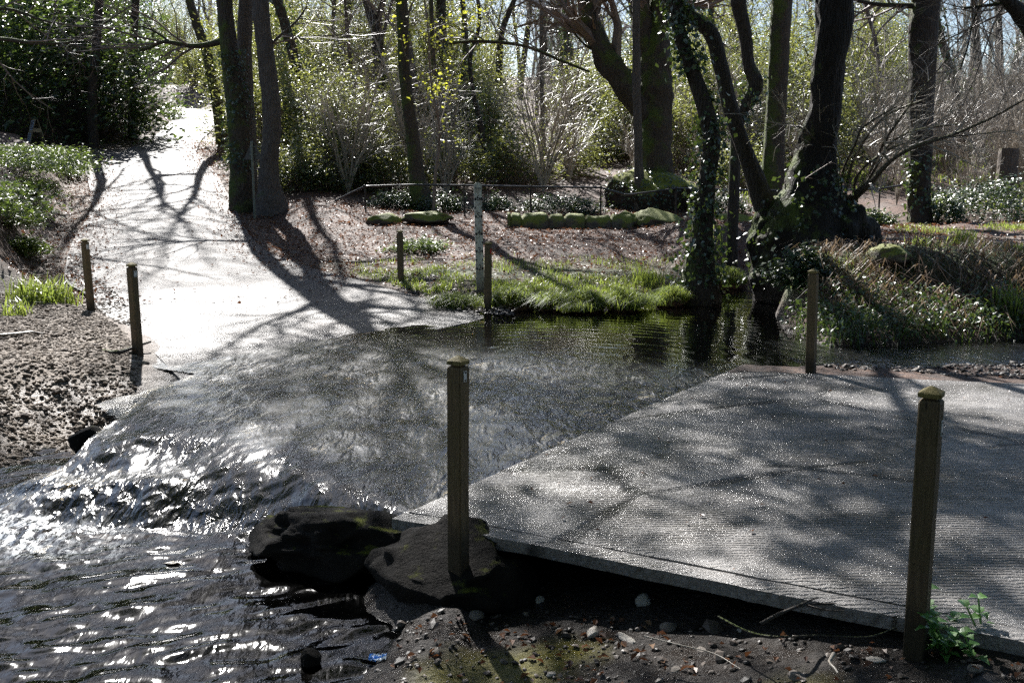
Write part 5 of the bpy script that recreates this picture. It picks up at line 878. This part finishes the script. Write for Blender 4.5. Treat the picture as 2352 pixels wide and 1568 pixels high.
prof = [(-.2, -.15), (-.24, .35), (-.2, .75), (-.12, 1.0), (.1, 1.04), (.25, .9), (.3, -.1)]; V = np.array([[[xs[k] - base[0], yy * (1 - dip[k] * 3) + .05 * fbm(xs[k] * 3, yy * 8 + zz * 3, 0, 71), zz * (hh_[k] - dip[k]) + gz(xs[k], 27.05) - base[2] + .03 * fbm(xs[k] * 5, yy * 9, zz * 4, 72)] for yy, zz in prof] for k in range(n_)]); mb.add(V, grid_faces(len(prof), n_)[:, ::-1]); tag(mb.obj('stone_kerb', MT['stone_moss'], loc=base, smooth=True), 'low moss-topped stone kerb below the dark ivy clump', 'kerb', kind='thing')
for i, ((px, py), sz, lab) in enumerate(kb): stone('kerb_stone', lab, px, py, (sz[0] * .92, sz[1], sz[2] * 1.35), 'stone_moss', 20 + i, Yd=27.2 + .05 * i, sink=.3, group='mossy stones edging the path below the railing', rough=.32)
mp = W(1500, 505, 31.3); root = empty('earth_mound', (mp[0], 31.3, gz(mp[0], 31.3)), 'steep mossy earth mound under the old pollard', 'mound'); mb = MB(); rock_mesh(mb, (0, 0, .1), (1.5, 1.3, 1.05), 31, .16, ICO4); mb.obj('soil', MT['soilm'], root, smooth=True); r = np.random.default_rng(32); V = mb.V[0]; N = unit(V - [0, 0, .1]); ok = np.flatnonzero((V[:, 2] > -.1)); i = r.choice(ok, 1500); lv = MB(); leaves(lv, V[i] + N[i] * r.gamma(1.5, .04, (1500, 1)) + r.normal(size=(1500, 3)) * .05, N[i] + r.normal(size=(1500, 3)) * .5 + [0, 0, .4], r.uniform(.05, .1, 1500), .8, .2, r); lv.obj('ivy_leaves', MT['ivy'], root)
tp_ = W(2312, 400, 31); root = empty('tree_stump', (tp_[0], 31, gz(tp_[0], 31)), 'square-cut dull tree stump above the black ivy heap', 'stump'); top_ = W(2312, 341, 31)[2] - root.location[2]; mb = MB(); trunk_tube(mb, [[0, 0, -.3], [0, 0, top_ * .5], [.02, 0, top_]], [.34, .29, .28], 33, k=16, flare=.2); b_ = mb.n; n_ = 16; mb.F.append(np.arange(b_ - n_, b_)[None]); mb.obj('stem', MT['bark_grey'], root)
# foreground stones
fs = [((1476, 1390), (.045, .035, .05), 'palestone', 'round pale stone in the shadow below the slab edge'), ((1240, 1385), (.035, .025, .03), 'palestone', 'small pinkish stone on the soil beside the big boulder'), ((1362, 1458), (.060, .035, .032), 'palestone', 'blocky pale stone at the top of the moss patch'), ((1440, 1470), (.085, .030, .018), 'palestone', 'long flat pale stone next to the moss patch'), ((1533, 1448), (.045, .04, .035), 'stone', 'grey lump of stone left of the fallen twig'), ((1600, 1452), (.035, .03, .035), 'stone_dark', 'dark pebble among the dead leaves below the slab'), ((1090, 1420), (.07, .05, .03), 'stone', 'flat greenish stone at the foot of the big boulder'), ((1700, 1455), (.03, .02, .02), 'palestone', 'white chip under the fallen twig'),
      ((1830, 1565), (.05, .04, .03), 'stone', 'grey stone at the bottom edge below the nettle'), ((1555, 1545), (.035, .03, .022), 'stone', 'small grey stone at the bottom of the soil bank'), ((1265, 1550), (.03, .02, .012), 'palestone', 'thin pale chip on the moss patch'), ((1000, 1500), (.04, .028, .02), 'stone', 'rounded stone where the soil meets the lower pool'), ((1610, 1500), (.04, .026, .02), 'stone', 'grey stone in the middle of the soil bank'), ((2010, 1520), (.05, .032, .018), 'palestone', 'flat pale stone left of the nettle'), ((2240, 1540), (.04, .03, .02), 'stone', 'grey stone right of the nettle')]
for i, ((px, py), sz, mt, lab) in enumerate(fs): stone('stone', lab, px, py, sz, mt, 60 + i, group='stones on the soil in front of the slab', sink=.25, base=ICO2, rz=i * .7, rough=.25)
# driftwood and twigs
MT['driftwood'] = mat_bark('wet_driftwood', (.03, .024, .02), (.10, .085, .07), .05)
def stick(name, label, pts, w, z, mat='driftwood', seed=0, kids=()):
    P = np.array([G(a, b, z + (c[0] if c else .02)) for a, b, *c in pts]); base = P[0].copy(); mb = MB(); trunk_tube(mb, P, np.linspace(1, .45, len(P)) * w, seed, k=8, step=.04, rough=.16)
    for kq in kids:
        K = np.array([G(a, b, z + (c[0] if c else .02)) for a, b, *c in kq]); trunk_tube(mb, K, np.linspace(.7, .3, len(K)) * w, seed + 3, k=6, step=.04)
    o = mb.obj(name, MT[mat], smooth=True); o.data.transform(__import__('mathutils').Matrix.Translation(-base)); o.location = base; return tag(o, label, 'branch')
stick('driftwood_branch', 'wet driftwood branch caught against the post at the far slab corner', [(225, 806, .03), (270, 810, .05), (310, 796, .07), (345, 785, .08)], .035, .0, seed=1); stick('driftwood_branch', 'thin dark stick leaning over the flat stone by the far slab', [(270, 862, -.02), (300, 845, .0), (335, 835, .02)], .012, -.04, seed=2); stick('driftwood_branch', 'pale stick lying on the shingle at the left edge', [(0, 770), (40, 766), (75, 762), (100, 766)], .02, .13, seed=3, mat='twig_pale')
stick('fallen_twig', 'forked dead twig lying over the slab edge left of the nearest post', [(1745, 1432), (1800, 1404, .05), (1850, 1388, .04), (1920, 1386, .02), (2000, 1382, .02), (2085, 1396, .02)], .009, 0, seed=4, kids=[[(1830, 1392, .05), (1860, 1378, .05), (1880, 1372, .05)], [(1850, 1388, .04), (1895, 1400, .03), (1940, 1402, .02)]]); stick('fallen_twig', 'thin crooked root-like twig on the soil left of the nettle', [(1650, 1415, -.06), (1720, 1450, -.03), (1790, 1462), (1880, 1458), (1990, 1462), (2060, 1440)], .006, 0, seed=5); stick('fallen_twig', 'short bleached twig on the soil at the bottom of the picture', [(1915, 1500), (1905, 1520), (1918, 1535), (1925, 1545)], .010, -.02, seed=6, mat='twig_pale'); stick('fallen_twig', 'pale hair-thin twig across the soil bank', [(1480, 1460, -.02), (1560, 1480, -.01), (1640, 1500, -.01), (1700, 1535, -.01)], .004, -.08, seed=7, mat='twig_pale')
# nettle at the nearest post
p = GP(2130, 1480); root = empty('nettle_plant', p, 'fresh green nettle with toothed leaves at the foot of the nearest post', 'plant'); root.scale = (2.0, 2.0, 2.0); r = np.random.default_rng(90); sm, lv = MB(), MB()
def toothed(mb, c, d, nrm, L, w):
    d = unit(d); s = unit(np.cross(nrm, d)); m = 6; V = [c]; 
    for k in range(1, m): 
        f = k / m; hw = w * math.sin(math.pi * min(1, f * .95 + .12)) * (1.0 if k % 2 else .72); q = c + d * L * f + nrm * L * (.06 * math.sin(f * 3) - .25 * f * f); V += [q + s * hw + nrm * hw * .3, q, q - s * hw + nrm * hw * .3]
    V.append(c + d * L - nrm * L * .28); F = [[0, 2, 1], [0, 3, 2]]
    for k in range(m - 2): a = 1 + 3 * k; F += [[a, a + 1, a + 4], [a, a + 4, a + 3], [a + 1, a + 2, a + 5], [a + 1, a + 5, a + 4]]
    a = 1 + 3 * (m - 2); e = len(V) - 1; F += [[a, a + 1, e], [a + 1, a + 2, e]]; mb.add(np.array(V), np.array(F))
for q in range(9):
    b = np.r_[r.normal(size=2) * .05 + [.03, -.01], -.02]; l = unit(np.r_[r.normal(size=2) * .5, 1.0]); h = r.uniform(.07, .17); n_ = 4; c = np.array([b + l * h * k / n_ for k in range(n_ + 1)]); tubes(sm, c, np.linspace(.004, .002, n_ + 1), 5)
    for k in range(1, n_ + 1):
        a = k * 1.57 + q
        for g in (0, math.pi): toothed(lv, c[k], np.array([math.cos(a + g), math.sin(a + g), .35]), unit(np.array([-.2 * math.cos(a + g), -.2 * math.sin(a + g), 1])), r.uniform(.035, .06) * (1.15 - .12 * k), r.uniform(.013, .019))
sm.obj('stems', MT['nettle'], root); lv.obj('leaves', MT['nettle'], root)
# crumpled wrapper
M = Mat('wrapper_foil'); co = M.co(); c = M.ramp(M.noise(co, 26, 2), [(.44, (.10, .32, .80)), (.5, (.75, .82, .9))], 'CONSTANT'); M.bsdf(c, .3); MT['foil'] = M.m
a = np.linspace(-1, 1, 16); A_, B_ = np.meshgrid(a, a); mb = MB().add(np.stack([A_ * .045, B_ * .032, .016 * np.abs(fbm(A_ * 2, B_ * 2, 0, 400)) * 2 + .012 * np.abs(A_) + .008 * vnoise(A_ * 4, B_ * 4, 0, 401)], -1), grid_faces(16, 16)); tag(mb.obj('crumpled_wrapper', MT['foil'], loc=G(868, 1517, -.395) + [0, 0, .01]), 'crumpled blue and white wrapper at the edge of the lower pool', 'litter')
